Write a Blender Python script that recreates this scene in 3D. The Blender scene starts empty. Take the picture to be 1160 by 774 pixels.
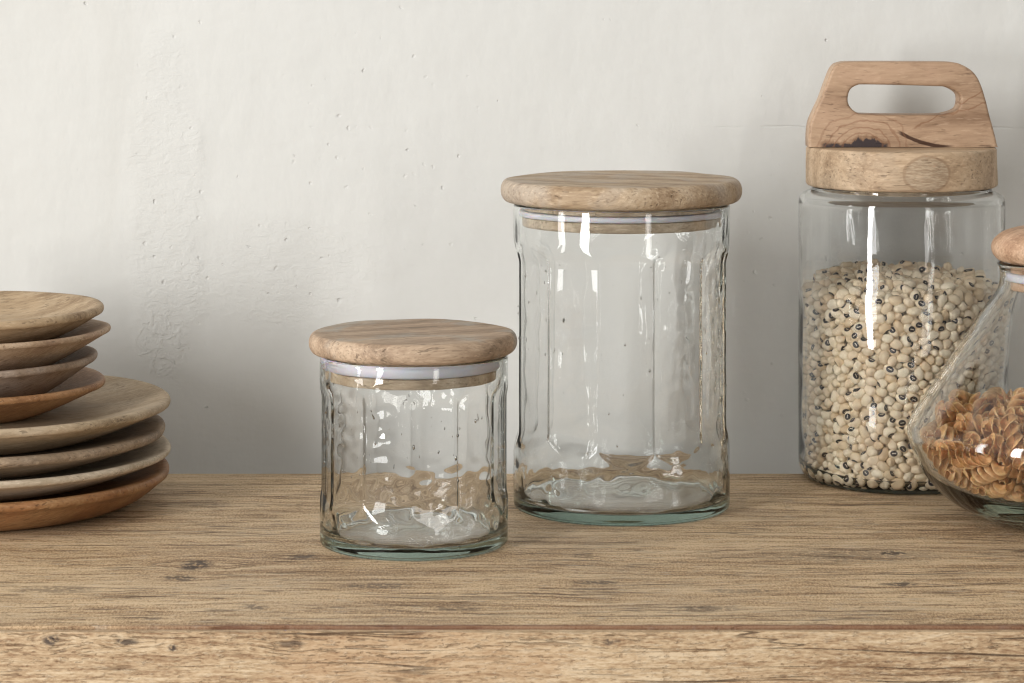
import bpy, bmesh, math, random
import numpy as np
from mathutils import Vector, Quaternion, Matrix
R = math.radians
S = bpy.context.scene
C = S.collection
rng = np.random.RandomState(7)
CAMZ = 0.367            # camera height over the table top (m)
F = 3000.0              # focal length in photo pixels
HY = -25.0              # horizon row


def P(px, py, d):       # photo pixel at depth d -> world x, z
    return (px - 580) * d / F, CAMZ - (py - HY) * d / F


def on_table(px, py):
    d = CAMZ * F / (py - HY)
    return (px - 580) * d / F, d


# ------------------------------------------------------------------ helpers
def link(o, parent=None):
    C.objects.link(o)
    if parent is not None:
        o.parent = parent
    return o


def empty(name, loc, label, cat, group=None, rz=0.0):
    o = bpy.data.objects.new(name, None)
    o.empty_display_size = 0.03
    o.location = loc
    o.rotation_euler = (0, 0, rz)
    tag(o, label, cat, group)
    return link(o)


def tag(o, label=None, cat=None, group=None, kind=None):
    if label: o['label'] = label
    if cat: o['category'] = cat
    if group: o['group'] = group
    if kind: o['kind'] = kind
    return o


def mesh_np(name, verts, faces, mats, smooth=True, fmat=None):
    """faces: (n,4) or (n,3) int array, or list of both"""
    me = bpy.data.meshes.new(name)
    if not isinstance(faces, (list, tuple)):
        faces = [faces]
    faces = [np.asarray(f, np.int32) for f in faces if len(f)]
    nl = sum(f.size for f in faces)
    nf = sum(len(f) for f in faces)
    me.vertices.add(len(verts)); me.vertices.foreach_set('co', np.asarray(verts, np.float32).ravel())
    me.loops.add(nl); me.polygons.add(nf)
    me.loops.foreach_set('vertex_index', np.concatenate([f.ravel() for f in faces]))
    st = []; k = 0
    for f in faces:
        st.append(k + np.arange(len(f)) * f.shape[1]); k += f.size
    me.polygons.foreach_set('loop_start', np.concatenate(st).astype(np.int32))
    me.update(calc_edges=True)
    me.polygons.foreach_set('use_smooth', np.full(nf, smooth))
    for m in (mats if isinstance(mats, (list, tuple)) else [mats]):
        me.materials.append(m)
    if fmat is not None:
        me.polygons.foreach_set('material_index', np.asarray(fmat, np.int32))
    me.validate()
    return me


def obj(name, me, parent=None, loc=(0, 0, 0)):
    o = bpy.data.objects.new(name, me)
    o.location = loc
    return link(o, parent)


def waves(wl, n=18, seed=0, jitter=0.35, stretch=(1, 1, 1)):
    """smooth random field of wavelength wl (m), about -1..1"""
    r = np.random.RandomState(seed)
    d = r.normal(size=(n, 3)); d /= np.linalg.norm(d, axis=1)[:, None]
    k = d * (2 * np.pi / (wl * (1 + jitter * r.uniform(-1, 1, n))))[:, None] * np.array(stretch)
    ph = r.uniform(0, 2 * np.pi, n)
    def f(p):
        return np.cos(p @ k.T + ph).sum(axis=1) * math.sqrt(2.0 / n) * 0.6
    return f


def smooth01(x):
    x = np.clip(x, 0, 1)
    return x * x * (3 - 2 * x)


def rounded(pts, rad, seg=6):
    """round the corners of an (r,z) polyline; rad per point"""
    out = [pts[0]]
    for i in range(1, len(pts) - 1):
        p, a, b = np.array(pts[i], float), np.array(pts[i - 1], float), np.array(pts[i + 1], float)
        q = rad[i] if isinstance(rad, (list, tuple)) else rad
        if q <= 0:
            out.append(tuple(p)); continue
        u = a - p; v = b - p
        lu, lv = np.linalg.norm(u), np.linalg.norm(v)
        t = min(q, lu * .49, lv * .49)
        A = p + u / lu * t; B = p + v / lv * t
        for k in range(seg + 1):
            s = k / seg
            out.append(tuple((1 - s) ** 2 * A + 2 * s * (1 - s) * p + s * s * B))
    out.append(pts[-1])
    return out


def resample(pts, step):
    out = [pts[0]]
    for a, b in zip(pts[:-1], pts[1:]):
        L = math.hypot(b[0] - a[0], b[1] - a[1])
        n = max(1, int(round(L / step)))
        for k in range(1, n + 1):
            out.append((a[0] + (b[0] - a[0]) * k / n, a[1] + (b[1] - a[1]) * k / n))
    return out


def lathe_arrays(pts, nphi, off=None, noff=0):
    """pts from axis to axis (first and last r==0 give poles) or open; closed if loop"""
    pts = np.array(pts, float)
    ph = np.arange(nphi) * 2 * np.pi / nphi
    ring = [i for i in range(len(pts)) if pts[i, 0] > 1e-6]
    V = []; idx = {}
    base = 0
    for i in range(len(pts)):
        r, z = pts[i]
        if r > 1e-6:
            V.append(np.stack([r * np.cos(ph), r * np.sin(ph), np.full(nphi, z)], 1)); idx[i] = (base, nphi); base += nphi
        else:
            V.append(np.array([[0, 0, z]])); idx[i] = (base, 1); base += 1
    V = np.concatenate(V)
    Q = []; T = []
    a = np.arange(nphi); b = (a + 1) % nphi
    for i in range(len(pts) - 1):
        s0, n0 = idx[i]; s1, n1 = idx[i + 1]
        if n0 > 1 and n1 > 1:
            Q.append(np.stack([s0 + a, s0 + b, s1 + b, s1 + a], 1))
        elif n0 > 1:
            T.append(np.stack([s0 + a, s0 + b, np.full(nphi, s1)], 1))
        elif n1 > 1:
            T.append(np.stack([np.full(nphi, s0), s1 + b, s1 + a], 1))
    Q = np.concatenate(Q) if Q else np.zeros((0, 4), int)
    T = np.concatenate(T) if T else np.zeros((0, 3), int)
    return V, Q, T


def lathe(name, pts, mat, nphi=128, warp=None):
    V, Q, T = lathe_arrays(pts, nphi)
    if warp is not None:
        V = warp(V)
    return mesh_np(name, V, [Q, T], mat)


def lathe_loop(name, pts, mat, nphi=128, warp=None):
    """closed ring profile (a torus-like solid)"""
    V, Q, T = lathe_arrays(list(pts) + [pts[0]], nphi)
    n = len(pts) * nphi
    Q = Q.copy(); Q[Q >= n] -= n
    V = V[:n]
    if warp is not None:
        V = warp(V)
    return mesh_np(name, V, [Q], mat)


# ------------------------------------------------------------------ materials
def mat(name):
    m = bpy.data.materials.new(name); m.use_nodes = True
    nt = m.node_tree
    for n in list(nt.nodes): nt.nodes.remove(n)
    out = nt.nodes.new('ShaderNodeOutputMaterial')
    return m, nt, out


class NT:
    def __init__(s, nt): s.nt = nt
    def n(s, t, **kw):
        x = s.nt.nodes.new(t)
        for k, v in kw.items(): setattr(x, k, v)
        return x
    def l(s, a, b): s.nt.links.new(a, b)
    def set(s, sock, v):
        if isinstance(v, bpy.types.NodeSocket): s.l(v, sock)
        else: sock.default_value = v
    def math(s, op, a, b=0.0, c=None, clamp=False):
        x = s.n('ShaderNodeMath', operation=op, use_clamp=clamp)
        s.set(x.inputs[0], a); s.set(x.inputs[1], b)
        if c is not None: s.set(x.inputs[2], c)
        return x.outputs[0]
    def mapping(s, v, scale=(1, 1, 1), loc=(0, 0, 0), rot=(0, 0, 0)):
        x = s.n('ShaderNodeMapping'); s.l(v, x.inputs[0])
        x.inputs['Scale'].default_value = scale; x.inputs['Location'].default_value = loc; x.inputs['Rotation'].default_value = rot
        return x.outputs[0]
    def noise(s, v, scale, detail=4, rough=.55, dist=0.0, dim='3D'):
        x = s.n('ShaderNodeTexNoise', noise_dimensions=dim); s.l(v, x.inputs['Vector'])
        x.inputs['Scale'].default_value = scale; x.inputs['Detail'].default_value = detail
        x.inputs['Roughness'].default_value = rough; x.inputs['Distortion'].default_value = dist
        return x.outputs['Fac']
    def noisec(s, v, scale, detail=3):
        x = s.n('ShaderNodeTexNoise'); s.l(v, x.inputs['Vector'])
        x.inputs['Scale'].default_value = scale; x.inputs['Detail'].default_value = detail
        return x.outputs['Color']
    def ss(s, v, a, b, lo=0.0, hi=1.0):
        x = s.n('ShaderNodeMapRange', interpolation_type='SMOOTHSTEP')
        s.set(x.inputs['Value'], v)
        x.inputs['From Min'].default_value = a; x.inputs['From Max'].default_value = b
        x.inputs['To Min'].default_value = lo; x.inputs['To Max'].default_value = hi
        return x.outputs[0]
    def ramp(s, v, stops):
        x = s.n('ShaderNodeValToRGB'); s.set(x.inputs[0], v)
        e = x.color_ramp.elements
        e[0].position, e[0].color = stops[0][0], (*stops[0][1], 1)
        e[1].position, e[1].color = stops[-1][0], (*stops[-1][1], 1)
        for p, c in stops[1:-1]:
            y = e.new(p); y.color = (*c, 1)
        return x.outputs[0]
    def mix(s, f, a, b, mode='MIX'):
        x = s.n('ShaderNodeMix', data_type='RGBA', blend_type=mode)
        s.set(x.inputs[0], f)
        for k, v in ((6, a), (7, b)):
            if isinstance(v, bpy.types.NodeSocket): s.l(v, x.inputs[k])
            else: x.inputs[k].default_value = (*v, 1) if len(v) == 3 else v
        return x.outputs[2]
    def vadd(s, a, b, op='ADD', scale=None):
        x = s.n('ShaderNodeVectorMath', operation=op); s.set(x.inputs[0], a)
        if scale is not None: x.inputs['Scale'].default_value = scale
        else: s.set(x.inputs[1], b)
        return x.outputs[0]
    def xyz(s, v):
        x = s.n('ShaderNodeSeparateXYZ'); s.l(v, x.inputs[0]); return x.outputs
    def comb(s, a, b, c):
        x = s.n('ShaderNodeCombineXYZ')
        for i, v in enumerate((a, b, c)): s.set(x.inputs[i], v)
        return x.outputs[0]
    def bump(s, h, strength=.5, dist=.001, prev=None):
        x = s.n('ShaderNodeBump'); s.l(h, x.inputs['Height'])
        x.inputs['Strength'].default_value = strength; x.inputs['Distance'].default_value = dist
        if prev is not None: s.l(prev, x.inputs['Normal'])
        return x.outputs[0]
    def bsdf(s, out, col, rough=.6, normal=None, spec=.4, sss=0, coat=0):
        b = s.n('ShaderNodeBsdfPrincipled')
        s.set(b.inputs['Base Color'], col if isinstance(col, bpy.types.NodeSocket) else (*col, 1))
        s.set(b.inputs['Roughness'], rough)
        b.inputs['Specular IOR Level'].default_value = spec
        if sss:
            b.inputs['Subsurface Weight'].default_value = sss
            b.inputs['Subsurface Radius'].default_value = (.004, .002, .001)
            b.inputs['Subsurface Scale'].default_value = 1.0
        if coat: b.inputs['Coat Weight'].default_value = coat
        if normal is not None: s.l(normal, b.inputs['Normal'])
        s.l(b.outputs[0], out.inputs[0])
        return b


def srgb(r, g, b):
    f = lambda c: (c / 255 / 12.92) if c / 255 <= .04045 else ((c / 255 + .055) / 1.055) ** 2.4
    return (f(r), f(g), f(b))


def wood(name, dark, mid, light, seed=0.0, axis='x', rings=14.0, ringdist=5.0, fibre=1.0, patch=None, patchamt=.5,
         rough=.62, endgrain=False, rot=0.0, extra=None, bumpk=1.0, rust=None):
    """turned / sawn hardwood: growth bands, fibre streaks, short open pores, blotches"""
    m, nt, out = mat(name); N = NT(nt)
    tc = N.n('ShaderNodeTexCoord').outputs['Object']
    v = N.mapping(tc, loc=(seed * 1.37, seed * .71, seed * .43), rot=(0, 0, rot))
    if axis == 'z': v = N.mapping(v, rot=(0, R(90), 0))
    warpv = N.vadd(N.noisec(v, 9.0), (.5, .5, .5), 'SUBTRACT')
    vw = N.vadd(v, N.vadd(warpv, None, 'SCALE', scale=.018))
    st = N.mapping(vw, scale=(.16, 1, 1))
    w = N.n('ShaderNodeTexWave', wave_type='BANDS', bands_direction='Y', wave_profile='SIN')
    N.l(st, w.inputs['Vector']); w.inputs['Scale'].default_value = rings; w.inputs['Distortion'].default_value = ringdist
    w.inputs['Detail'].default_value = 4; w.inputs['Detail Scale'].default_value = 1.3; w.inputs['Detail Roughness'].default_value = .6
    band = w.outputs['Fac']
    broad = N.noise(N.mapping(vw, scale=(.35, 1, 1)), 22, 5, .6)
    f1 = N.noise(N.mapping(vw, scale=(.045, 1, 1)), 900, 4, .65)
    f2 = N.noise(N.mapping(vw, scale=(.1, 1, 1)), 300, 5, .6)
    t = N.math('ADD', N.math('MULTIPLY', band, .20), N.math('MULTIPLY', broad, .55))
    t = N.math('ADD', t, .05)
    t = N.math('ADD', t, N.math('MULTIPLY', N.math('SUBTRACT', f2, .5), .62 * fibre))
    t = N.math('ADD', t, N.math('MULTIPLY', N.math('SUBTRACT', f1, .5), .35 * fibre))
    col = N.ramp(t, [(.18, dark), (.42, mid), (.68, light)])
    if patch is not None:
        pm = N.ss(N.noise(vw, 13 + seed % 3, 4, .6, .6), .46, .62)
        col = N.mix(N.math('MULTIPLY', pm, patchamt), col, patch)
    fl_ = N.noise(N.mapping(vw, scale=(.16, 1, 1)), 520, 3, .65)
    col = N.mix(N.ss(fl_, .55, .68, 0, .38 * fibre), col, tuple(min(1, c * 1.25 + .03) for c in light))
    col = N.mix(N.ss(fl_, .46, .34, 0, .42 * fibre), col, tuple(c * .75 for c in dark))
    pores = N.ss(N.noise(N.mapping(vw, scale=(.14, 1, 1)), 620, 2, .5), .60, .68)
    pmask = N.ss(N.noise(v, 60, 3), .38, .6)
    pores = N.math('MULTIPLY', pores, pmask)
    col = N.mix(N.math('MULTIPLY', pores, .55), col, tuple(c * .45 for c in dark))
    if extra is not None:
        col = extra(N, tc, col)
    h = N.math('SUBTRACT', N.math('MULTIPLY', f2, .6), pores)
    nrm = N.bump(N.math('ADD', h, N.math('MULTIPLY', fl_, .5)), .6 * bumpk, .0008)
    N.bsdf(out, col, rough, nrm, spec=.3)
    return m


def glass(name, tint=(.80, .93, .87), dens=14.0, bump_scale=0, bump_amt=0.0, ior=1.47, rough=0.0):
    m, nt, out = mat(name); N = NT(nt)
    g = N.n('ShaderNodeBsdfGlass'); g.inputs['Color'].default_value = (1, 1, 1, 1)
    g.inputs['Roughness'].default_value = rough; g.inputs['IOR'].default_value = ior
    if bump_amt:
        tc = N.n('ShaderNodeTexCoord').outputs['Object']
        h = N.noise(tc, bump_scale, 2, .5)
        N.l(N.bump(h, bump_amt, .001), g.inputs['Normal'])
    N.l(g.outputs[0], out.inputs['Surface'])
    va = N.n('ShaderNodeVolumeAbsorption'); va.inputs['Color'].default_value = (*tint, 1); va.inputs['Density'].default_value = dens
    N.l(va.outputs[0], out.inputs['Volume'])
    return m

# resting places found by letting the beans and the pasta settle: variant, x, y, z (0.1 mm), rotation x, y, z (1/100)
BEANS = [
12,-216,-647,228,-62,-42,-28,2,21,-682,413,-76,-39,-31,2,-251,-636,1190,16,44,88,2,-320,-604,1082,-67,48,31,2,-10,-680,1246,-4,-10,99,2,-214,-649,918,-53,48,57,
2,-119,-670,32,-77,12,-24,12,-19,-680,639,7,-96,-17,2,-140,-668,1325,-12,57,-81,10,63,-678,173,-72,-8,-13,2,-346,-585,377,47,-11,86,2,-114,-671,355,-98,18,-6,0,
112,-675,372,-59,-34,-59,2,278,-624,1321,79,13,-13,10,-213,-648,1126,-25,76,58,0,132,-669,289,27,-50,68,10,-408,-550,760,-26,58,-8,12,-171,-659,826,-14,23,-19,
0,-134,-670,1010,20,54,79,12,259,-630,593,47,36,-50,0,-254,-635,83,14,46,88,10,-179,-662,392,45,-22,5,10,-374,-572,650,-65,-21,-23,10,55,-680,268,5,-1,10,2,-89,
-674,812,-32,-62,71,2,240,-637,665,92,23,30,10,-336,-596,503,37,-32,-4,2,28,-680,808,-75,27,57,0,-104,-672,1267,97,1,6,2,-117,-666,1142,45,8,84,10,140,-669,731,
40,30,-31,0,-220,-646,144,-77,26,20,1,-75,-682,141,11,-47,85,2,-198,-653,1266,-86,20,-46,10,-401,-554,440,-47,-7,-46,10,-228,-645,487,-19,-86,46,12,69,-676,
1207,-46,-17,21,0,-342,-592,1247,0,50,84,0,203,-648,1078,-25,64,72,2,-507,-456,1083,35,65,-67,2,276,-615,788,72,-10,-50,12,-467,-500,103,-31,50,-15,2,-491,-474,
190,42,-23,73,10,154,-667,1010,-3,-82,-45,0,92,-676,681,38,-38,63,0,160,-664,428,71,33,8,10,-429,-530,1152,56,-23,4,10,41,-681,1298,-8,-95,14,2,207,-650,949,
-90,-7,9,0,85,-675,505,94,11,-30,2,125,-667,1079,60,-1,27,0,-391,-561,570,-83,-19,-45,10,-177,-661,1198,49,64,-41,0,-89,-676,914,17,74,60,0,349,-587,580,-18,45,
-87,2,-332,-597,607,-55,-31,78,0,-273,-628,1010,-36,-42,83,11,-67,-683,1038,-40,52,16,0,386,-564,1321,-69,49,51,0,-502,-462,32,62,-8,-28,2,324,-592,32,-22,4,96,
10,107,-673,32,-13,17,0,0,162,-663,80,97,19,9,12,-536,-419,89,14,-77,48,10,16,-681,1162,13,16,10,0,-396,-500,1362,96,8,-27,10,-85,-677,286,19,44,-2,10,-344,
-588,1012,-50,18,-21,0,153,-667,1202,82,28,-20,11,-227,-645,556,-28,44,32,10,-435,-523,1314,-27,-91,-32,0,43,-680,1100,15,-30,93,10,-93,-674,462,2,-7,-6,0,188,
-656,1320,55,-22,-80,0,-153,-664,710,95,-1,26,10,-40,-676,862,5,-98,16,10,-6,-681,520,-8,-95,15,10,166,-661,1136,20,6,20,10,-438,-522,35,-15,-19,-46,0,-282,
-619,184,16,38,-90,0,380,-560,315,-26,-48,-82,10,-140,-667,236,-11,-2,-21,12,300,-606,304,-16,-92,11,0,214,-649,726,-37,51,-76,10,-521,-440,1203,-30,-80,46,0,
-307,-608,678,22,-17,88,0,-86,-671,688,-93,-32,-9,2,-474,-470,1345,74,-7,4,10,-20,-677,282,-39,-80,8,12,-40,-676,1127,4,14,19,10,-473,-496,529,7,86,30,0,233,
-636,1275,4,15,97,10,-391,-560,1060,-12,-22,-40,1,69,-681,858,-72,37,15,10,-405,-552,1213,-41,29,1,11,-180,-662,78,-43,26,22,12,267,-627,198,8,36,23,11,-398,
-559,187,49,0,-30,10,-20,-681,766,-19,28,-6,1,-48,-681,411,-55,0,-83,12,-416,-539,373,-38,-85,33,12,317,-602,1005,24,4,36,1,-244,-639,408,-46,36,55,10,-95,-674,
627,-12,-92,26,1,157,-668,521,45,-17,26,0,279,-626,1226,82,3,41,1,-304,-614,417,-48,-66,-51,1,-233,-642,671,22,51,81,10,330,-598,885,16,-85,-46,0,130,-664,626,
-67,-51,-53,12,92,-664,1333,5,63,54,0,-300,-612,741,-92,36,9,11,-4,-678,1356,10,-60,4,2,-304,-604,805,-19,10,78,10,-256,-609,1313,5,4,3,2,478,-487,1346,59,16,
58,2,336,-591,819,-18,-9,-93,0,-240,-638,794,96,-8,20,1,-158,-664,894,76,-15,52,1,403,-552,802,26,36,-85,0,-280,-610,30,93,23,14,10,282,-617,74,2,-10,-1,0,6,
-681,127,-3,-8,-99,1,101,-678,117,87,11,12,12,393,-555,149,-25,-18,18,2,-293,-602,246,-5,-34,71,0,-151,-658,300,28,-18,58,12,-621,-284,1228,-49,48,8,0,50,-671,
947,1,-5,79,0,366,-578,711,46,-38,50,0,273,-625,1064,61,-57,50,2,-177,-646,609,69,-66,-28,10,183,-654,593,-3,-55,-14,0,251,-630,1132,0,-44,-81,0,-136,-663,517,
20,33,84,1,-322,-599,952,-4,18,-97,0,-191,-650,1050,84,-53,10,10,-375,-568,1125,18,97,-3,0,-266,-624,1254,-33,-4,87,11,-300,-616,870,-46,22,-14,10,-396,-552,
985,-11,46,-21,1,25,-682,572,96,15,-20,2,40,-673,72,-6,24,-94,1,-123,-666,574,-97,-21,-10,1,232,-644,308,-78,19,53,0,-44,-668,1303,81,47,-32,10,200,-651,253,23,
-92,-26,0,464,-494,352,98,-3,1,1,408,-543,1095,-93,2,-31,11,212,-642,382,-2,-99,-13,1,-493,-477,437,-48,-61,-59,1,-63,-676,972,-87,14,-10,1,-59,-683,1188,82,
-25,2,1,278,-625,372,38,40,-52,2,-540,-418,1265,6,48,79,1,-328,-600,1322,66,-6,-62,2,254,-497,1395,-3,10,99,1,-388,-564,842,-76,26,-60,1,-12,-682,701,14,-9,-98,
12,198,-641,834,-51,22,-41,12,-21,-663,31,6,-25,-50,11,229,-645,31,43,21,17,1,-51,-682,79,90,4,40,12,-370,-558,126,-14,-13,30,2,313,-591,223,42,49,63,2,106,
-662,1265,59,75,-26,1,-477,-483,261,91,-16,-9,10,108,-669,226,16,98,2,1,221,-647,1014,-55,61,57,1,-227,-641,734,34,12,-53,0,-339,-583,1185,83,-49,-9,2,-38,-581,
1382,-40,25,-86,10,-456,-510,1248,-49,-9,-48,0,438,-522,1236,70,-11,-70,11,389,-563,1210,43,20,-1,11,-416,-542,916,-2,82,51,10,-435,-527,618,-36,-80,47,11,64,
-683,619,42,-75,45,0,-19,-670,1066,68,-20,-40,12,517,-431,1146,39,-23,26,11,-330,-597,77,-27,-86,13,1,-114,-666,95,61,-18,-40,0,-249,-623,288,-17,-14,67,11,
-424,-529,311,7,17,-72,1,301,-602,698,-45,-64,61,10,-564,-384,1184,-16,81,6,1,49,-673,1040,-85,27,-19,2,493,-474,295,47,13,44,1,396,-558,403,-4,-7,-91,2,191,
-640,479,-34,-82,-45,0,337,-593,378,56,-33,75,1,-355,-580,905,-73,29,2,11,93,-670,1144,-45,68,-28,12,317,-597,1108,-1,65,52,11,313,-604,502,-18,29,4,2,-484,
-459,747,13,18,-83,1,101,-668,907,42,35,75,1,333,-595,947,-97,-12,13,0,-368,-569,31,58,78,15,1,-27,-674,179,2,-47,-76,0,-441,-506,212,92,38,-10,12,-305,-588,
309,-39,85,-34,12,-264,-617,621,17,-2,-59,0,429,-530,470,-76,-4,59,2,320,-578,1340,-59,46,45,10,573,-361,1304,10,-98,2,0,-171,-645,768,88,-42,-15,0,314,-601,
636,-77,-62,-8,1,388,-565,1001,-41,35,84,11,-290,-615,563,-9,96,-19,0,-513,-444,801,37,1,-70,0,-516,-440,535,47,-2,-87,10,-149,-641,1095,-18,42,-31,0,-530,-432,
604,59,57,-52,10,-644,-228,1169,-28,41,-19,0,-88,-665,748,-78,55,-26,12,495,-469,1021,-8,-11,31,2,536,-420,957,34,-49,80,12,-505,-439,303,9,-91,-31,1,465,-502,
89,50,8,34,10,-590,-345,192,23,-45,-23,10,-337,-580,204,-63,-52,4,0,-207,-639,331,-14,13,-90,0,-537,-419,992,47,20,84,1,195,-647,193,60,60,46,2,544,-410,398,
-65,-31,-65,1,-440,-518,712,37,-21,-90,11,-452,-515,1075,-30,-81,40,2,-370,-553,1290,61,-76,18,2,-569,-360,463,-65,14,-19,1,-505,-463,863,-44,-69,-56,10,-148,
-642,957,-21,-92,15,11,9,-674,902,-56,-83,2,0,392,-558,892,-26,-9,-91,0,-597,-320,1338,-77,-52,-16,0,160,-656,891,-28,-20,-57,2,227,-627,891,86,-23,-10,0,-50,
-661,571,-73,47,-36,1,510,-454,1082,32,-66,68,0,525,-314,1369,0,6,100,0,472,-471,653,13,24,86,1,501,-468,747,-56,4,81,1,-486,-481,650,-28,-2,84,0,-494,-450,
1020,62,-78,-11,10,381,-567,635,16,-67,-55,10,-299,-495,1372,-30,-16,-47,0,91,-667,788,-73,-49,42,12,53,-662,737,-42,-44,42,0,446,-505,188,-79,19,-1,1,-167,
-656,177,52,-66,-48,0,500,-464,229,51,32,48,0,-352,-566,265,57,-81,-6,0,421,-536,248,45,72,-17,2,-613,-299,344,54,-3,-68,10,-268,-615,353,41,-90,-7,11,-446,
-517,473,11,77,-21,2,124,-656,838,79,-25,-19,12,34,267,1441,-12,97,20,0,239,-626,433,-97,19,0,0,-1,-671,344,-8,-2,-78,0,375,-569,1152,91,35,9,1,440,-523,920,
-46,-69,-35,11,-163,-660,460,-18,85,-28,2,-247,-617,1076,-19,50,-80,2,86,-664,438,35,-54,-59,2,-537,-395,734,93,2,32,1,-471,-497,914,-74,22,-48,11,-574,-375,
968,-24,-74,17,12,-7,-667,1005,-9,21,-53,0,209,-628,1216,-50,17,-69,2,431,-515,1160,-28,3,95,0,461,-504,598,-55,67,-50,11,-531,-357,1349,49,32,-21,11,298,-608,
1171,-29,-95,3,10,-276,-614,1136,0,1,-68,12,87,-658,997,-46,67,-40,0,-562,-386,32,-68,39,-43,2,-639,-233,398,67,-16,-40,11,183,-650,135,8,-11,-58,1,-597,-336,
267,82,-12,-56,2,-638,-239,1307,53,68,41,0,-462,-482,378,12,-35,-88,1,341,-592,1272,-48,-9,48,10,-638,-240,922,0,22,-64,12,-403,-517,258,-62,-78,0,0,-562,-387,
292,46,-10,-65,1,168,-656,341,9,10,90,0,-604,-319,411,-14,-55,74,10,-606,-303,797,20,89,-42,10,-624,-283,479,-31,41,-43,10,-468,-483,1180,-26,-20,23,11,430,
-365,1377,-45,17,20,1,-557,-383,556,50,-2,25,2,-562,-389,1059,49,68,43,2,-562,-363,1298,-31,27,-87,1,355,-574,1058,-70,37,-24,1,-485,-471,1283,74,15,22,0,-677,
14,1338,-89,-31,-22,1,-211,-643,993,-28,13,-75,2,-136,-380,1398,37,-4,-75,2,35,-631,1371,-29,-95,-12,0,100,-661,563,-28,96,8,2,562,-386,1007,-70,13,48,1,-440,
-522,859,97,-20,-15,1,-442,-515,972,-67,-58,-13,0,178,-451,1392,4,0,-52,0,427,-525,35,-39,4,-73,0,-609,-308,126,-85,32,38,2,-107,-643,189,-77,-64,4,1,-522,-430,
247,-94,-5,16,2,-51,-650,228,49,75,26,0,486,-478,1268,-56,-49,28,1,-534,-426,456,14,70,27,0,-584,-354,1124,-28,-75,18,1,-401,-548,504,27,10,67,0,535,-422,1265,
76,2,-64,0,-463,-489,815,56,-68,-46,1,451,-511,534,-91,-38,-19,1,-488,-468,965,12,7,15,0,132,-649,955,72,-46,-39,2,-588,-341,749,-26,-7,80,1,502,-449,1208,-36,
-29,-42,1,-514,-437,699,62,37,11,0,-629,-268,1031,-83,23,-37,1,486,-481,813,-22,79,57,2,-210,-632,30,-20,22,-55,1,-602,-324,47,-7,-53,33,1,-322,-592,137,30,-83,
-27,2,-628,-252,86,40,59,-70,2,-424,-516,151,-11,51,-67,0,-552,-384,156,-31,56,-75,1,358,-580,262,30,-94,-1,0,135,-653,172,-71,70,-1,0,-556,-386,406,12,7,80,1,
256,-627,493,-69,39,-26,0,-630,-180,1349,89,-41,15,0,-60,-643,508,16,33,33,2,249,-539,1349,40,79,-25,0,-576,-368,622,65,-42,-51,1,-557,-393,794,56,-48,-67,0,
-626,-269,1115,67,65,-36,2,441,-509,1052,13,9,-70,2,-556,-369,904,10,83,-55,0,501,-447,865,-7,-7,99,0,-350,-557,712,-19,29,72,1,173,-640,671,58,-75,17,0,358,
-567,469,65,60,43,0,-578,-339,848,50,-7,-3,2,544,-409,765,-24,70,-66,2,-531,-403,858,-83,-1,-2,0,252,-16,1416,43,76,47,2,212,253,1425,-49,-83,8,1,323,-586,154,
-19,30,-53,1,402,-549,91,-30,-30,54,2,-668,-144,59,3,-56,-28,2,265,-583,123,-67,15,-49,2,481,-466,142,-56,18,-16,0,636,-248,1293,-13,76,12,2,570,-378,156,-40,
28,-83,2,367,-560,204,77,45,39,0,-360,-551,324,82,34,23,0,457,-503,711,3,21,48,1,462,-503,412,-25,65,-51,1,-102,-645,408,-35,22,9,1,-113,-661,1211,-55,80,-22,0,
551,-402,322,-91,-34,-12,1,-625,-280,549,-85,3,-52,2,-507,-438,390,-42,77,36,1,-196,-485,1378,-46,-21,-18,0,-228,-557,1351,-17,11,-82,0,437,-513,852,-82,22,4,2,
-540,-394,664,-66,-34,33,0,-343,-543,778,60,35,-30,0,478,-482,961,0,-95,15,0,-480,-468,592,-26,-20,39,1,-545,-137,1378,77,26,49,0,102,398,1457,-37,20,-38,0,583,
-358,1067,-78,-4,63,2,558,-394,662,-39,42,-69,0,15,-652,224,42,-14,75,1,-651,-207,31,-70,68,12,2,329,-575,95,92,-28,-10,2,214,-611,94,-35,-62,50,0,-640,-225,
246,-12,46,-28,0,511,-427,512,17,83,52,2,214,-632,540,-41,16,-60,2,-394,-510,669,4,99,13,1,390,-554,521,-74,67,-3,0,-282,-576,463,-39,16,-78,0,86,-437,1379,31,
2,-16,0,-128,591,1443,-71,-64,26,2,538,234,1403,-47,30,-37,1,517,-449,454,-80,-35,10,1,580,-353,816,44,20,-45,0,-71,34,1425,0,-29,60,1,-16,-666,463,48,-83,-10,
1,415,470,1436,43,21,62,0,551,-402,563,-22,79,-53,2,490,308,1424,35,-59,-57,1,-149,-621,130,90,38,13,2,-566,-358,92,39,38,3,0,-666,-117,1308,-55,-3,-37,1,553,
-395,1201,12,-99,5,1,-584,-354,691,6,44,79,0,-536,-400,1118,-38,50,-62,0,-513,-431,925,8,-2,49,1,-593,-321,1010,1,-39,-59,0,56,-646,372,-39,-60,30,0,422,-515,
986,-15,-77,60,2,405,-529,573,-27,3,78,1,-11,-439,1412,-16,-34,74,0,300,-596,445,-22,44,-48,1,-648,-219,672,-49,24,-32,2,-666,-157,1188,-70,37,-60,0,-353,-318,
1389,89,-2,-25,0,153,-634,786,-53,14,-46,1,-651,-192,976,-18,-58,74,1,521,-440,620,-7,54,42,0,-556,210,1381,-2,-47,-84,1,-314,-372,1389,82,-27,48,0,-604,-308,
901,3,1,70,1,-109,-636,856,-67,54,-51,1,-75,-410,1408,-6,-37,91,0,-670,-124,437,-33,74,-32,2,568,-364,90,74,62,23,2,-668,-145,1067,-61,-64,34,0,-399,-508,91,25,
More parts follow.
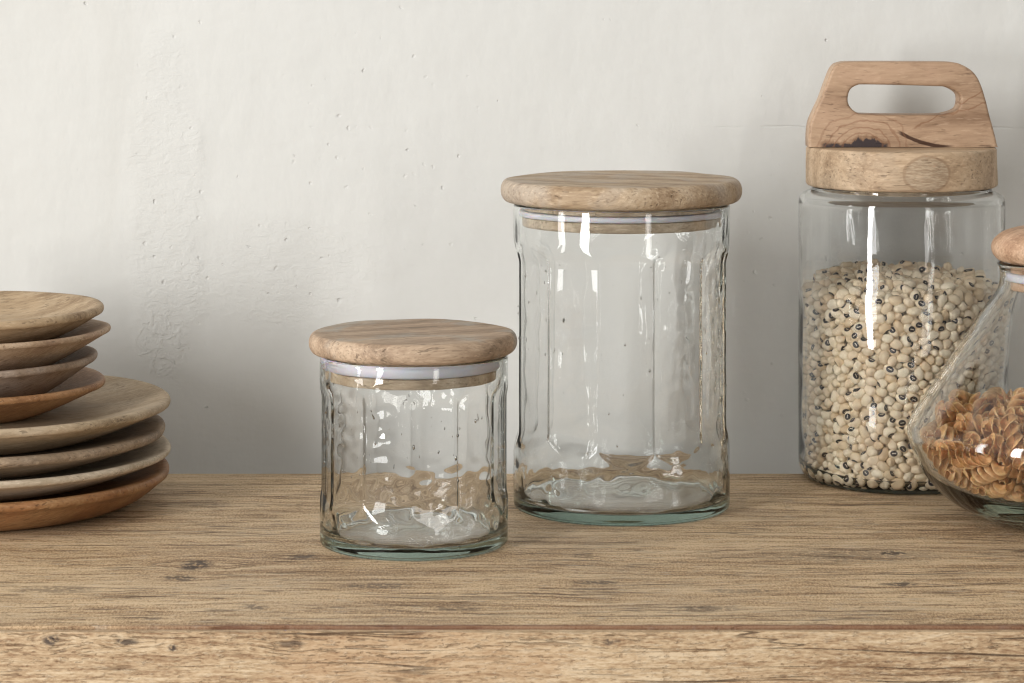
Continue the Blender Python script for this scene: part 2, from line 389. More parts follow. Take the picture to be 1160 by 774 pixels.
14,-53,1,-659,-191,197,-37,30,-56,0,-628,-269,290,-41,-74,15,1,-62,-612,1331,82,0,-53,2,-566,-344,359,-14,55,-81,1,-665,-169,623,58,-60,-6,0,-577,-338,1230,0,
-13,-96,2,-175,-605,1328,-73,-64,-23,0,-648,-215,471,82,-21,-49,1,158,-632,1256,53,46,-69,2,118,-31,1409,-65,-37,-66,2,-613,-276,698,-30,-35,30,2,-587,-330,519,
60,74,23,2,-619,287,1352,17,82,-13,0,-299,138,1412,-9,-90,39,2,-317,-88,1401,-13,-78,-4,0,407,-539,686,62,-52,0,0,-223,206,1413,-48,3,1,0,-444,352,1419,-56,51,
-47,2,-54,-492,1389,-18,1,-5,2,266,-583,917,-31,-41,81,2,383,-245,1385,-58,64,-43,1,571,-368,718,-98,-20,-7,2,-248,-598,897,34,-90,13,1,-636,-255,753,-56,-68,
38,0,-652,-188,734,-22,-92,-22,1,-643,-228,810,-23,-66,64,2,-235,-589,833,-96,-13,-2,0,559,-374,30,-83,50,-13,1,521,-434,30,0,-30,64,0,-638,-214,141,-22,71,-64,
0,-663,-162,306,83,-52,-20,2,622,-286,335,-52,-5,54,0,-664,-154,909,68,62,-28,0,-599,-304,644,-31,-36,-10,0,217,-297,1394,59,63,-35,0,-373,320,1406,85,-39,-20,
2,353,-440,1359,5,54,82,1,-647,-217,572,-69,-48,-54,0,324,-571,761,20,7,-82,0,537,-400,887,19,58,64,0,619,-277,791,6,-77,47,0,-175,-3,1416,-96,-12,7,1,674,-113,
1346,-49,-71,36,0,473,-480,486,-78,60,-6,0,559,-387,502,38,8,-69,2,-660,-171,1268,-54,-45,45,1,-681,-81,968,66,-56,-21,1,213,-612,780,-73,-68,-4,0,611,-305,864,
6,-9,-80,1,-461,-204,1379,12,53,-32,0,-354,573,1423,92,22,29,1,471,-476,32,88,-36,-8,0,-536,-398,348,21,-96,13,0,-281,-428,1392,10,2,-88,1,-451,-469,313,-12,60,
-78,1,-601,-319,1073,-15,-63,52,2,-649,-168,534,-99,14,0,0,-586,-323,580,0,-83,-55,2,-255,-589,963,54,-20,-48,1,-678,-58,569,2,-43,83,1,-655,-195,1114,-26,70,
-28,0,453,-255,1381,-18,51,80,2,36,-644,675,-52,61,-33,0,41,-626,313,-74,25,-16,2,-663,-116,760,21,-57,74,2,270,-585,853,-22,22,-76,1,-496,-437,1147,84,44,12,0,
-614,-269,853,48,14,-10,0,604,-314,31,1,-25,-76,0,527,-409,118,-57,28,-47,0,-501,-437,138,0,12,30,2,511,-422,177,5,10,85,1,547,-400,218,-6,12,-61,0,-543,-379,
229,-27,68,-62,0,-681,-17,464,62,42,36,2,-633,-211,338,44,6,-1,0,615,-148,1345,59,51,-9,0,564,-365,270,-87,7,-19,0,-11,-638,950,10,-6,-74,0,564,-364,1147,-24,0,
-96,2,604,-306,1119,27,-37,-87,1,-621,-243,618,12,-15,68,1,-682,-37,854,29,-65,-52,0,-261,-328,1405,3,85,-34,0,-140,-623,658,-8,1,39,2,-84,-635,1088,71,70,0,0,
145,-614,1318,-25,88,-40,2,-176,-224,1412,-75,-16,27,0,604,-315,943,-29,8,41,0,-116,-566,1337,56,17,-34,0,157,-625,31,93,-27,-14,0,52,-623,30,-96,-7,19,0,-661,
-147,135,-31,-91,22,2,610,-293,180,-46,-76,-35,1,-671,-136,250,54,-59,-51,0,-680,-61,260,-32,-41,-46,0,-619,-267,183,-35,-3,-79,2,655,-189,1291,-58,55,37,2,636,
-239,236,5,6,-83,0,-669,-138,689,65,-23,72,0,583,-352,1242,20,-75,-57,1,-325,-559,847,19,29,-87,0,432,-483,1300,73,-58,-17,2,292,-159,1392,-84,23,-39,0,438,
-492,766,76,-54,7,0,631,-246,1086,-5,-31,-92,2,623,-268,659,-20,-58,51,2,-681,-70,1031,-61,-63,34,1,-682,-64,1173,56,-24,-79,0,-206,-414,1387,-7,-42,-91,1,37,
-645,482,-8,-32,67,0,608,-293,593,-17,36,-51,0,-276,438,1422,48,-8,69,0,-60,310,1415,61,-10,-56,2,-77,385,1422,-11,0,8,1,-682,56,789,-62,-71,-32,2,481,-170,
1395,90,-39,-9,0,619,178,1377,13,-14,-14,0,-237,349,1419,52,19,49,1,-25,679,1426,-15,-95,25,0,315,-568,1214,16,82,43,1,610,-305,98,-69,-40,-52,2,632,-237,98,
-24,92,30,1,-683,-44,1091,12,2,79,2,580,-334,217,-36,-78,22,0,-586,-296,1282,42,67,59,0,617,-283,530,29,16,-52,0,573,-354,382,29,88,31,2,206,-490,1343,85,34,6,
1,564,-363,443,15,62,-76,0,-460,-84,1379,-2,46,-89,0,-389,5,1384,-9,18,-29,0,-382,79,1396,35,87,-33,2,367,-533,947,91,-1,-6,2,449,-476,1111,82,-46,-4,0,495,
-451,563,-66,56,-23,1,-679,-72,659,79,-62,-2,2,-473,52,1389,-88,45,-6,0,576,-351,609,-71,57,-19,1,-679,-95,1240,23,-42,-42,0,-260,-582,519,-4,-10,-54,0,302,
-303,1389,20,21,96,2,389,-520,744,-41,1,-38,1,602,-322,686,-40,-64,29,0,-663,-157,822,70,-63,30,0,-343,-536,532,78,-28,-19,1,-533,420,1396,-98,3,-18,2,-169,
-608,558,69,70,15,2,558,-111,1378,-38,-91,-18,0,640,-233,843,70,30,-53,2,635,-253,1023,-51,70,-48,0,-286,-268,1408,-32,-72,14,0,-85,-284,1420,-71,-63,0,0,171,
480,1428,-63,-55,16,0,622,-254,729,8,13,99,0,-683,-61,36,-35,36,-61,0,273,-585,553,-98,7,-11,1,-675,-58,147,83,25,-6,0,-678,-62,407,11,15,-67,0,618,-263,396,1,
-12,93,0,-333,-552,440,-71,-9,58,1,426,-512,307,-90,44,-7,0,590,-321,1004,20,-37,-91,0,604,-298,272,-47,-77,16,2,-191,-338,1400,-3,6,52,0,642,-233,586,-13,48,
-47,0,468,60,1390,9,45,87,0,602,-311,433,-36,41,84,1,-681,-17,737,24,-25,65,0,-433,-469,1030,49,40,60,1,-185,494,1422,-78,-4,-3,2,498,-418,700,0,92,-29,0,-570,
-68,1369,80,-55,-10,0,100,-362,1393,-44,79,-24,2,88,-197,1398,-85,17,-3,1,-644,-208,871,78,-55,-30,0,-673,-36,923,-72,-16,-26,0,-682,17,212,-14,82,-23,2,-253,
-593,130,31,-94,1,0,-678,-87,339,-50,-60,60,2,253,-588,269,68,-37,-55,1,-514,-415,192,24,-13,-91,0,-48,-630,364,68,55,29,0,-663,-160,376,-20,-14,-71,2,-624,
-212,1056,42,84,-20,0,499,-369,1341,-6,12,2,0,-674,50,663,89,31,-3,0,-601,-252,978,-59,15,-52,1,-334,-525,1333,-17,17,-75,0,499,-433,350,8,-30,-46,0,127,338,
1415,-89,38,-6,2,231,561,1413,32,-28,56,1,641,-27,1359,-4,36,-22,0,536,-411,826,-70,64,-28,2,649,-190,897,-57,7,-55,2,-516,347,1387,-53,-10,-3,1,249,-599,972,
-38,-9,83,0,-665,-87,94,-21,-46,-86,2,-679,11,281,8,-23,57,1,662,-179,470,26,-82,-29,0,-681,48,351,50,-3,-84,2,-404,-307,1347,-6,35,45,2,217,-599,160,-55,46,
-27,2,639,-212,296,-62,-77,1,0,-141,-609,1039,14,89,31,0,631,-237,454,19,93,1,0,-272,-517,1322,30,-11,-88,0,326,-551,534,-4,-76,42,1,600,-322,1182,56,40,46,1,
666,-162,348,15,-62,-62,0,-516,-192,1355,-18,8,75,0,-219,-596,452,33,-8,79,2,632,-246,1156,-76,-16,51,0,647,-202,1205,-50,42,25,2,-466,-443,489,25,76,54,1,-184,
256,1414,-72,-8,-54,0,133,-488,1351,-9,27,-76,1,-287,575,1421,-25,79,-49,0,76,142,1406,77,-55,30,0,166,-235,1391,10,16,90,1,169,-75,1400,-44,-23,87,0,337,67,
1399,-88,-43,-8,1,636,-247,960,20,28,59,1,-436,298,1382,14,86,-27,2,253,-583,736,-4,-5,24,1,-423,-478,769,-33,83,33,0,5,-73,1400,-48,36,-69,0,625,-244,31,73,
-26,-6,0,356,-538,49,18,15,-17,0,638,-235,160,-50,84,8,0,546,-184,1367,23,51,62,0,-467,-334,1348,88,-26,-23,0,655,-197,407,40,20,60,2,-659,-105,521,-7,75,-64,2,
652,-188,644,-34,35,-82,0,9,-627,784,22,-22,95,0,512,-407,267,-2,10,98,2,386,-507,352,81,54,-3,0,-280,-538,895,14,-66,-37,1,533,-394,1076,-51,6,-23,0,435,207,
1382,-95,2,29,0,-632,-67,1342,34,-65,-58,0,-404,-235,1361,47,11,83,2,-307,336,1401,88,-33,-24,0,13,114,1404,73,-23,38,0,104,-567,1343,-53,-38,67,0,38,621,1415,
55,73,34,0,-683,50,1250,-46,-69,12,0,96,-288,1387,-25,-28,-85,0,622,-268,1222,-24,-13,60,1,581,-338,550,24,15,-41,1,665,-171,963,77,16,-61,0,-579,-288,1158,-13,
24,54,0,259,386,1413,64,10,-6,0,-676,-46,1301,-52,-32,24,1,-360,-197,1392,-18,4,47,0,-68,605,1419,-55,80,-11,0,441,344,1403,-8,21,-57,2,360,140,1396,-21,95,-7,
0,574,-350,905,-53,21,-53,0,-668,-108,1124,62,72,21,1,-149,-622,1238,-58,1,76,0,-45,-343,1408,72,-43,9,1,150,-164,1398,39,91,12,0,382,-525,1268,1,82,-41,1,658,
-190,55,-85,9,49,1,-411,-501,565,47,-67,-56,2,-172,-598,495,22,-1,97,1,-685,1,114,33,-34,-56,1,-394,-508,1102,51,-75,-40,2,-679,69,154,-4,-77,-34,0,201,-597,
1153,-4,-30,10,0,479,-439,84,-86,-2,21,0,-665,-113,189,69,66,13,1,419,-494,132,97,-24,-2,1,-245,-587,702,-48,-53,-38,1,-442,-472,1128,3,-24,97,1,145,-617,229,
-38,-84,7,0,-674,-30,1232,31,82,-48,0,-448,-458,696,97,12,4,1,-309,-547,1145,2,52,84,0,165,-610,290,-47,17,-65,1,-681,68,480,-62,-32,34,0,-409,-485,1275,70,-9,
-34,0,-249,-443,1344,-25,-27,80,1,150,268,1405,58,75,-13,0,571,-334,323,-45,12,-2,2,20,-360,1398,47,40,51,2,157,-546,1318,51,54,-66,1,348,-124,1389,66,-18,5,1,
659,-176,1136,-23,40,56,0,530,12,1386,33,18,36,0,-684,-7,630,-63,-20,-73,0,-684,23,900,55,1,75,2,-667,74,1170,91,-13,-16,0,-472,-264,1352,32,13,5,2,381,429,
1391,-31,24,-79,0,-672,-16,990,62,-4,-11,2,-566,158,1340,39,28,-4,2,-124,201,1401,-9,-8,95,1,-14,-624,719,4,98,-18,2,468,-41,1383,63,71,25,1,573,283,1390,61,
-34,-54,1,655,-194,711,78,61,-10,1,-499,273,1381,6,-4,76,1,-223,560,1426,-59,23,-47,1,320,454,1401,-38,-18,25,1,457,131,1387,29,-94,-18,2,-490,-407,1303,94,-22,
-25,0,-654,193,1336,-15,11,52,2,407,271,1395,-55,-29,72,2,661,-167,128,-34,62,-65,1,-285,-567,1208,-24,-72,-31,0,664,-160,257,22,3,-68,0,195,43,1397,7,40,-91,0,
96,-617,277,-49,60,-5,2,363,-528,843,42,-90,14,0,664,-158,194,53,-62,-32,0,-91,-509,1338,-14,-36,-92,2,-674,80,541,51,-82,23,2,-165,-591,282,4,-25,-87,0,588,
-211,1327,16,-21,-39,0,632,264,1383,-32,-36,69,1,-296,-568,1280,-31,-92,17,0,-98,-436,1356,-59,50,-50,0,-25,-637,1201,18,84,48,1,482,-436,409,-16,-10,-98,0,407,
-494,625,-23,-35,-33,2,665,-163,824,-39,-62,-15,2,664,-160,532,-49,-14,75,2,-672,74,1060,-93,-35,-11,1,-412,-488,426,-77,-39,-18,2,-441,136,1382,-30,-13,-35,0,
-88,-617,314,-41,5,40,1,285,619,1411,23,-63,-35,0,562,-295,1323,-80,-54,-14,0,643,-190,1048,-16,-61,-77,1,586,-328,490,-11,12,90,2,-371,-384,1358,79,-59,-2,0,
131,-610,459,48,-59,-32,0,297,329,1401,-66,-39,34,0,313,194,1396,76,65,2,2,-9,29,1403,-47,-47,44,2,455,-464,907,54,-8,-62,2,664,-140,1228,22,-71,-40,2,-644,-80,
834,-22,95,20,0,62,67,1388,-10,-22,72,0,344,521,1398,81,34,41,1,68,214,1416,25,7,56,0,-597,-256,29,-60,-75,18,0,-387,-484,33,69,-50,-20,1,-144,-601,28,18,-94,
-26,0,-458,-444,77,-91,24,7,1,-99,-558,738,-16,-98,12,0,99,-620,72,71,-44,-27,2,-2,-615,82,50,-80,-30,0,58,-626,118,97,-14,14,0,112,-617,1182,-51,35,60,2,-658,
-3,383,-6,93,-32,2,-96,-588,1226,52,38,76,2,-346,-506,224,-11,36,-74,0,-167,-441,1342,36,89,13,2,-584,-281,232,-33,47,-34,0,-627,-143,1018,12,-20,-97,1,-167,
-511,1333,51,-5,41,0,-672,113,624,6,-20,52,0,-24,-576,321,-31,-2,93,2,-543,57,1364,37,88,24,0,-172,649,1416,-38,-88,-24,1,23,-454,1360,-30,-74,54,0,375,-492,
1327,-56,19,-68,0,-516,-380,512,40,-36,-82,0,-491,-15,1375,-5,11,99,0,-378,243,1385,14,5,97,0,-6,486,1396,50,53,51,1,162,-373,1376,72,59,19,1,-119,441,1411,-69,
-68,-10,1,332,-544,415,62,-70,-1,1,615,-253,905,13,-19,-91,2,-4,-288,1407,-90,-9,-1,2,58,516,1415,6,-8,97,2,562,357,1400,-8,12,-95,1,665,-139,739,-20,38,15,2,
-562,-317,947,18,-43,88,0,-226,-588,581,-1,-30,-32,0,-341,-533,941,12,30,93,2,-42,-619,893,-18,92,32,0,306,-69,1396,69,-67,0,0,-661,2,1051,-88,12,-10,2,-369,
-517,885,-15,-54,79,0,-471,-435,1237,88,-45,-13,0,-208,-590,648,90,-41,15,0,-184,-604,712,68,-14,42,0,-115,-151,1398,-10,-61,69,2,-12,-618,599,71,-25,-19,2,
-665,90,33,24,-95,-1,0,-678,18,41,32,-87,-7,0,-329,-531,76,48,2,23,0,-108,-609,603,-16,-92,36,0,-32,-609,1258,18,84,48,2,-448,-392,1029,31,84,-16,1,-273,-571,
77,88,-8,-21,0,-670,73,254,89,-10,-16,1,104,-608,723,-57,35,-40,0,171,-592,354,-26,26,39,0,271,-576,1265,41,14,32,2,679,-70,968,48,42,69,1,-681,51,723,5,-39,
-52,2,-529,-314,1126,75,58,7,0,-371,-453,1320,-73,63,1,2,-1,-614,1320,60,62,49,0,16,313,1402,-12,-92,-27,2,-631,-123,579,97,4,-4,1,-374,-499,1158,-4,-57,80,1,
38,-634,1256,0,20,-47,0,78,-611,213,-90,-6,28,0,-670,118,433,29,-41,-77,1,-525,-361,1018,11,74,63,1,305,-225,1385,58,-28,26,0,427,24,1359,-42,44,-41,1,672,-129,
590,59,64,32,1,-684,4,1144,-50,72,-27,2,-176,-599,876,-57,68,-28,0,-324,526,1385,-20,7,85,0,337,-536,1112,22,-81,53,0,404,-402,1334,10,-2,88,1,-360,-520,387,72,
0,-44,1,-230,-549,1291,-20,-5,33,2,62,-580,976,8,-9,-32,2,190,115,1396,-84,-43,1,1,676,-108,651,-55,68,-44,1,-662,116,1116,51,-10,-1,0,-207,-589,380,-30,-47,
-74,1,332,-543,672,-37,-5,10,1,304,-544,982,-72,-62,-20,0,-431,-436,542,-29,15,54,0,-362,-132,1378,78,-2,-1,1,-140,-274,1395,-49,81,-14,1,71,-620,872,3,-5,-99,
1,101,-615,342,-40,-87,-30,0,373,5,1374,32,48,75,2,377,-503,433,62,77,-1,0,-248,32,1381,55,-52,-62,1,-400,517,1397,24,-40,88,0,-200,-595,1199,53,-74,24,0,40,-4,
1378,-54,-12,-52,2,133,-609,524,-7,94,-33,1,227,-99,1388,3,-26,-53,2,419,-138,1369,-1,37,22,0,55,-616,544,-32,-58,-60,1,5,-624,850,44,67,10,0,-46,-38,1392,27,
-57,50,0,123,80,1402,51,-26,-43,0,281,523,1398,-76,-17,62,1,383,348,1377,-89,12,42,1,-677,91,952,-74,65,13,0,-498,179,1353,46,-10,83,0,-492,474,1380,66,-31,50,
0,-137,61,1395,62,-44,-4,0,617,118,1352,-60,-26,0,0,-425,-459,639,19,-23,59,1,-671,139,1280,-47,75,-30,0,-635,118,1335,-28,-20,-9,1,-439,439,1405,-86,20,-13,2,
-10,211,1388,-74,-47,-42,0,337,-357,1358,79,12,-18,0,-317,-493,30,-5,-26,53,0,236,-578,37,89,24,-24,2,-197,-591,80,-16,-18,-55,2,-662,118,89,19,-89,34,0,-117,
-594,83,24,-3,21,0,-58,-621,652,47,-68,-56,2,197,-549,282,-58,-40,68,1,316,-486,645,-2,9,-82,2,-656,165,33,93,29,20,2,-484,-402,630,-74,-31,56,2,-228,-584,240,
-13,36,87,0,-45,-606,172,11,-7,98,0,220,-583,1024,-17,85,-50,0,-669,49,1002,38,86,-34,1,-297,-548,587,22,-50,64,2,-225,-565,317,89,-35,-12,2,-163,-559,1070,46,
75,3,0,129,-608,127,4,29,-54,0,115,-557,941,8,98,-8,2,225,-542,1181,-23,-16,-44,1,373,-521,1038,4,55,83,1,454,-379,195,-11,-49,-72,1,-353,-462,1238,-8,19,-35,2,
120,-596,662,7,49,-83,2,-657,142,275,-40,-91,-8,0,-460,-414,356,23,85,46,0,-378,-445,809,-55,9,-13,0,-226,-544,1230,30,-67,-58,2,125,-569,1002,45,-61,-52,0,349,
-519,1181,10,80,-51,0,353,-516,115,-16,-67,-55,0,582,-292,1268,-32,90,28,2,-657,-26,325,12,2,-15,0,-599,-176,917,82,-40,24,0,-109,-605,536,-21,29,67,1,-146,
-548,920,-42,-40,-49,1,676,-93,292,-6,-14,-68,0,673,-121,396,62,-50,61,1,-555,-313,150,-18,26,-42,0,-225,-575,1025,-70,-54,6,0,124,-608,1110,-94,-34,9,1,120,
-617,398,-98,4,-17,0,668,-101,486,4,23,-68,1,-680,7,561,11,26,-79,0,-269,-515,1110,60,78,13,0,34,-618,431,48,8,8,0,-577,-215,1326,-29,-24,88,2,-398,-433,475,0,
10,-37,1,-286,-571,1040,82,-14,52,1,-314,-422,1341,2,1,-73,2,63,-616,613,90,11,-31,0,282,-534,1153,57,-46,-52,0,306,-490,1347,13,-99,3,0,466,-422,1312,20,22,72,
2,-653,-44,516,38,-6,8,2,-556,-272,493,-90,31,-31,1,-164,-600,220,50,60,56,1,-193,166,1375,45,5,31,0,-105,-614,1287,-25,-67,-69,2,-283,-539,720,-28,46,-69,0,
-105,672,1418,-67,5,-21,1,-105,-614,251,-12,35,91,0,242,-583,353,21,12,44,1,422,-463,451,-43,-84,17,0,633,-219,524,67,2,-49,0,625,-218,356,11,11,-20,0,-666,81,
884,-7,91,40,0,-260,502,1410,52,-2,42,0,57,-598,1309,-53,-27,-81,0,157,-293,1361,-57,-39,65,1,90,289,1402,79,-26,-45,1,318,-540,348,80,34,41,0,678,-87,859,-4,
61,-53,0,-508,-356,956,40,-90,10,1,-356,-509,1055,1,-14,91,0,-259,174,1367,50,77,11,1,-67,-616,948,-41,78,-37,0,-170,388,1393,86,18,-9,2,-657,144,915,-89,45,-5,
0,-622,-217,1238,6,70,-11,1,-391,-506,819,6,47,-59,0,-309,48,1392,-65,-76,-7,0,-73,-611,1147,-24,31,86,1,-142,-603,1174,-10,-32,-16,1,228,493,1393,51,-9,-28,1,
473,267,1375,-97,-20,2,0,682,-24,765,45,-72,-20,1,-441,-143,1361,22,-3,-93,1,-158,-604,428,58,-45,-45,1,-58,-617,823,96,-19,21,1,-82,252,1393,60,8,-61,1,665,
-123,1289,19,40,89,0,671,-132,1079,-34,-33,49,0,-257,-570,772,45,54,62,1,-370,-72,1366,94,28,-8,2,576,-319,758,-56,-1,52,0,-55,98,1412,-7,-35,90,2,251,183,1387,
-36,-84,22,0,166,-608,726,-5,88,-5,0,263,261,1387,41,88,9,0,676,82,1339,76,-65,3,2,-368,-493,751,58,-54,-59,2,-50,-129,1395,80,59,8,0,680,65,48,-78,-32,54,0,
554,-266,32,1,22,64,0,-597,-173,33,43,75,49,2,-532,-308,30,-75,59,-23,0,-640,-26,80,-61,-5,68,2,-499,-382,38,60,13,66,0,182,-545,29,-84,-46,7,2,404,-479,72,96,
14,22,2,-432,-405,30,-39,-87,23,0,-77,-623,45,-37,44,70,2,-203,-591,171,-24,45,11,1,-648,49,89,-77,-4,-54,1,-642,210,162,51,19,-67,2,-620,288,59,0,-55,-28,0,
-609,-191,88,-87,3,-24,2,-644,-33,209,0,49,-56,2,-643,-4,687,-53,-67,19,1,-632,248,437,-31,-54,25,2,-617,291,820,14,54,-30,0,-480,-363,1137,60,-45,-64,0,-526,
-307,1188,19,2,72,0,-514,135,1294,-5,98,10,2,-614,303,1139,32,40,41,2,-383,-444,257,3,-75,62,0,-286,-501,1051,36,90,-26,0,-112,-556,1031,39,35,-75,2,-137,-603,
355,-29,-44,-49,0,-16,-565,934,-33,48,79,2,270,-515,698,-12,33,34,1,475,-403,1247,-44,24,10,1,445,-398,1113,37,51,78,2,497,-299,1290,20,6,-76,0,565,-268,330,20,
64,-49,0,616,-121,1123,-48,-72,19,0,615,299,843,-5,-54,32,1,643,217,31,-82,52,13,2,638,232,338,-52,-71,-16,2,639,231,107,59,36,-50,2,622,279,174,-3,-18,-48,1,
-638,232,34,65,-15,32,0,-650,183,96,30,72,54,2,-606,-171,230,36,1,-40,2,-650,50,425,67,-38,63,0,-644,205,294,7,-81,27,0,-612,307,133,-34,-38,34,0,-487,-354,146,
15,-3,76,0,-516,-321,199,-8,-99,2,1,-519,-320,543,85,-11,2,0,-650,-1,795,4,-49,-74,0,-575,-240,1198,-2,80,-54,1,-615,-123,1151,38,-54,-52,2,-650,117,1226,52,26,
46,2,-388,-435,79,-30,-82,41,2,-387,-448,192,-10,24,70,0,-568,-230,1267,-3,-24,72,2,-302,-548,659,29,-18,80,0,-238,-524,944,96,-5,2,2,-184,-583,1266,-7,98,-11,
0,-82,-562,138,29,-19,11,1,366,-465,1240,-79,33,-27,0,420,-435,178,-58,-77,26,2,439,-397,724,40,-90,-5,2,676,-70,708,7,-10,53,2,625,257,1277,71,54,-2,1,684,-58,
31,28,42,58,0,681,37,180,-4,-17,-60,1,648,37,229,66,74,3,1,661,142,505,-14,91,-36,0,650,188,399,16,15,-28,1,621,280,34,24,-61,71,0,661,110,93,-21,6,27,0,659,
127,31,-2,-24,-93,1,-638,242,108,-63,-45,-39,0,-647,173,402,28,50,-64,2,-635,-62,454,43,-75,-9,0,-640,-39,1134,28,-43,-52,0,-631,250,600,32,47,-68,2,-506,-364,
286,58,67,45,2,-562,-263,422,-62,-34,-13,2,-618,-118,1219,-52,-68,47,2,-646,187,964,-60,29,-51,2,-447,-434,231,-33,-80,-18,2,-316,-482,908,-36,-39,83,1,-340,
-479,110,-17,19,-91,0,-221,-525,266,41,-25,5,1,-98,-558,1168,-53,58,56,0,122,-585,1266,-76,-29,6,0,250,-529,237,-85,49,0,0,208,-583,685,-13,99,7,0,315,-499,
1228,-23,25,88,0,448,-389,370,-17,91,7,1,504,-374,66,24,-84,-41,0,573,-232,953,-58,-76,11,2,656,-29,207,14,73,66,0,614,300,675,54,9,-77,2,680,-12,84,75,-63,-5,
0,669,-17,145,-11,-2,-95,0,647,124,213,-39,26,-67,0,648,205,208,81,-36,-26,0,-661,145,152,-7,38,-36,2,-660,115,208,63,-3,-55,2,-623,277,191,26,-30,61,1,-654,
112,374,-27,58,-74,0,-647,26,510,48,-69,-40,1,-633,247,244,8,13,-50,2,-421,-447,135,-96,-3,5,1,-525,-299,256,-5,11,-51,0,-645,7,1193,-16,-50,52,1,-364,-454,668,
-34,-77,-53,2,-414,-460,925,8,6,66,0,-220,-527,743,35,-67,21,1,-216,-526,1082,-46,50,66,0,-271,-556,180,-12,56,-81,0,-159,-552,1138,4,22,-48,0,-66,-625,118,85,
-5,-11,0,-37,-448,1336,-19,2,-71,2,209,-545,527,4,-25,-63,2,284,-554,1052,37,41,-17,1,446,-434,597,-12,-18,57,2,499,-351,808,-85,-2,8,2,668,-113,76,72,-3,66,0,
674,19,378,51,-82,24,1,679,-78,545,20,-4,73,1,674,111,156,-30,-49,27,0,617,295,105,-17,-55,38,0,654,176,75,42,47,-23,0,-646,7,161,-74,-66,2,0,-625,-95,231,73,
-24,-33,0,-649,182,223,26,75,48,0,-600,-183,287,26,-9,-77,0,-564,-268,754,-90,-30,8,1,-626,-81,991,-69,-1,69,0,-626,265,312,82,-7,53,0,-641,223,750,-47,-50,-43,
0,-446,-389,936,-74,24,6,0,-566,-257,1092,-65,67,-34,0,-588,107,1292,-72,64,2,0,-450,-388,101,-26,-29,-48,0,-350,-491,289,-92,-16,28,0,-454,-294,1298,-5,77,50,
0,-291,-527,130,-91,39,4,2,-198,-581,936,-59,-47,65,0,-111,-596,909,-51,-1,-84,2,203,-594,618,90,-11,38,2,318,-502,740,20,9,-63,1,248,-522,1011,80,-4,-33,2,351,
-477,171,10,41,90,2,480,-376,583,33,90,-26,1,648,217,1333,-78,-30,52,2,602,-183,192,-12,18,75,1,620,-138,306,-68,-5,-26,0,671,121,713,15,0,84,2,636,236,710,66,
-60,-12,1,685,29,1193,7,-51,-41,2,639,230,1041,-59,-74,18,0,679,-83,152,-63,-2,-74,0,673,-23,267,-13,19,-97,2,670,43,283,88,-7,-14,2,651,178,266,32,27,-26,0,
650,194,463,79,53,6,1,632,250,414,82,30,-48,0,-609,-159,172,88,-39,-13,1,-666,156,336,2,20,-81,1,-648,106,684,48,72,9,2,-655,167,711,23,22,-92,2,-614,303,396,
76,40,41,0,-565,-248,927,66,74,-6,1,-630,255,1232,40,40,-26,1,-330,-521,1001,-64,-57,25,2,-430,-408,1333,-22,11,-94,0,-279,-501,303,-84,25,-18,0,-331,-489,1111,
-42,-35,58,0,-105,-607,707,99,-8,1,2,-13,-606,531,-58,31,-42,1,-19,-585,996,-16,-41,76,1,-39,-568,1201,-39,6,78,0,218,-538,590,5,-28,79,0,248,-521,1236,6,-74,
-39,2,434,-444,835,-86,-51,-4,0,397,-324,1338,78,-15,-38,0,664,88,326,10,99,2,2,656,161,329,8,-39,87,1,634,237,643,-61,46,-50,2,672,110,266,-23,44,-27,0,664,48,
122,21,-2,1,1,635,242,271,-3,-87,-18,0,-586,-203,460,17,-19,72,0,-640,227,369,-15,84,-34,2,-638,-59,614,-56,-54,42,0,-665,165,852,-56,66,-46,1,-609,310,472,-36,
-77,-7,1,-385,-439,320,21,15,-24,0,-594,-128,1335,-87,48,6,1,-642,69,1295,51,43,-32,2,-538,392,1343,10,37,91,1,-359,-503,166,-26,17,-84,1,-295,-540,349,42,-90,
-2,1,-370,-461,1017,88,23,31,2,-36,-564,696,87,-5,12,2,-53,-601,763,-16,94,-29,0,24,-624,170,18,-34,44,0,41,-603,920,2,-6,28,0,199,-566,872,3,-82,57,0,217,-588,
1088,-12,50,85,2,261,-360,1364,-40,-66,39,0,305,-541,284,26,12,-75,2,343,-182,1349,-5,-7,88,0,438,-471,248,-28,-24,-63,2,526,-313,1098,71,6,-40,1,643,-7,722,4,
20,-79,0,636,-77,1250,18,-90,30,2,625,271,768,-50,42,-61,0,677,-91,229,-31,44,-45,0,683,-52,353,53,-14,-68,0,679,65,426,60,80,0,0,659,133,443,93,-14,30,1,645,
207,522,75,-63,-21,0,-655,85,312,-64,46,-18,2,-625,-141,482,-91,-37,-4,1,-648,202,472,-8,-53,65,2,-621,281,538,-57,57,36,2,-587,-212,1132,-50,-24,-17,2,-653,
195,1028,-84,-49,-10,1,-408,-479,1213,-35,49,-35,0,-359,52,1348,-70,61,-25,1,-164,-553,760,18,-45,-60,0,-84,-560,1102,18,76,61,0,56,-614,1136,12,-2,48,0,-13,
-515,1338,70,43,-11,0,-166,456,1375,81,50,26,2,179,-573,414,29,23,75,2,152,-601,1052,-36,51,-63,2,196,-565,1246,1,18,94,0,212,-407,1346,38,25,5,2,45,-300,1355,
27,59,56,1,426,-405,428,78,4,16,1,482,-399,925,64,50,-38,0,460,-379,1193,-94,-26,20,1,515,-367,1278,33,-41,85,0,653,50,688,19,5,-60,2,681,-56,1187,18,49,39,0,
566,68,1348,48,-1,83,1,671,-62,603,-1,59,-75,1,656,80,480,-93,-28,-20,0,661,53,854,-3,98,-19,2,639,227,975,6,11,-60,0,676,23,508,10,-28,84,2,660,118,379,46,-89,
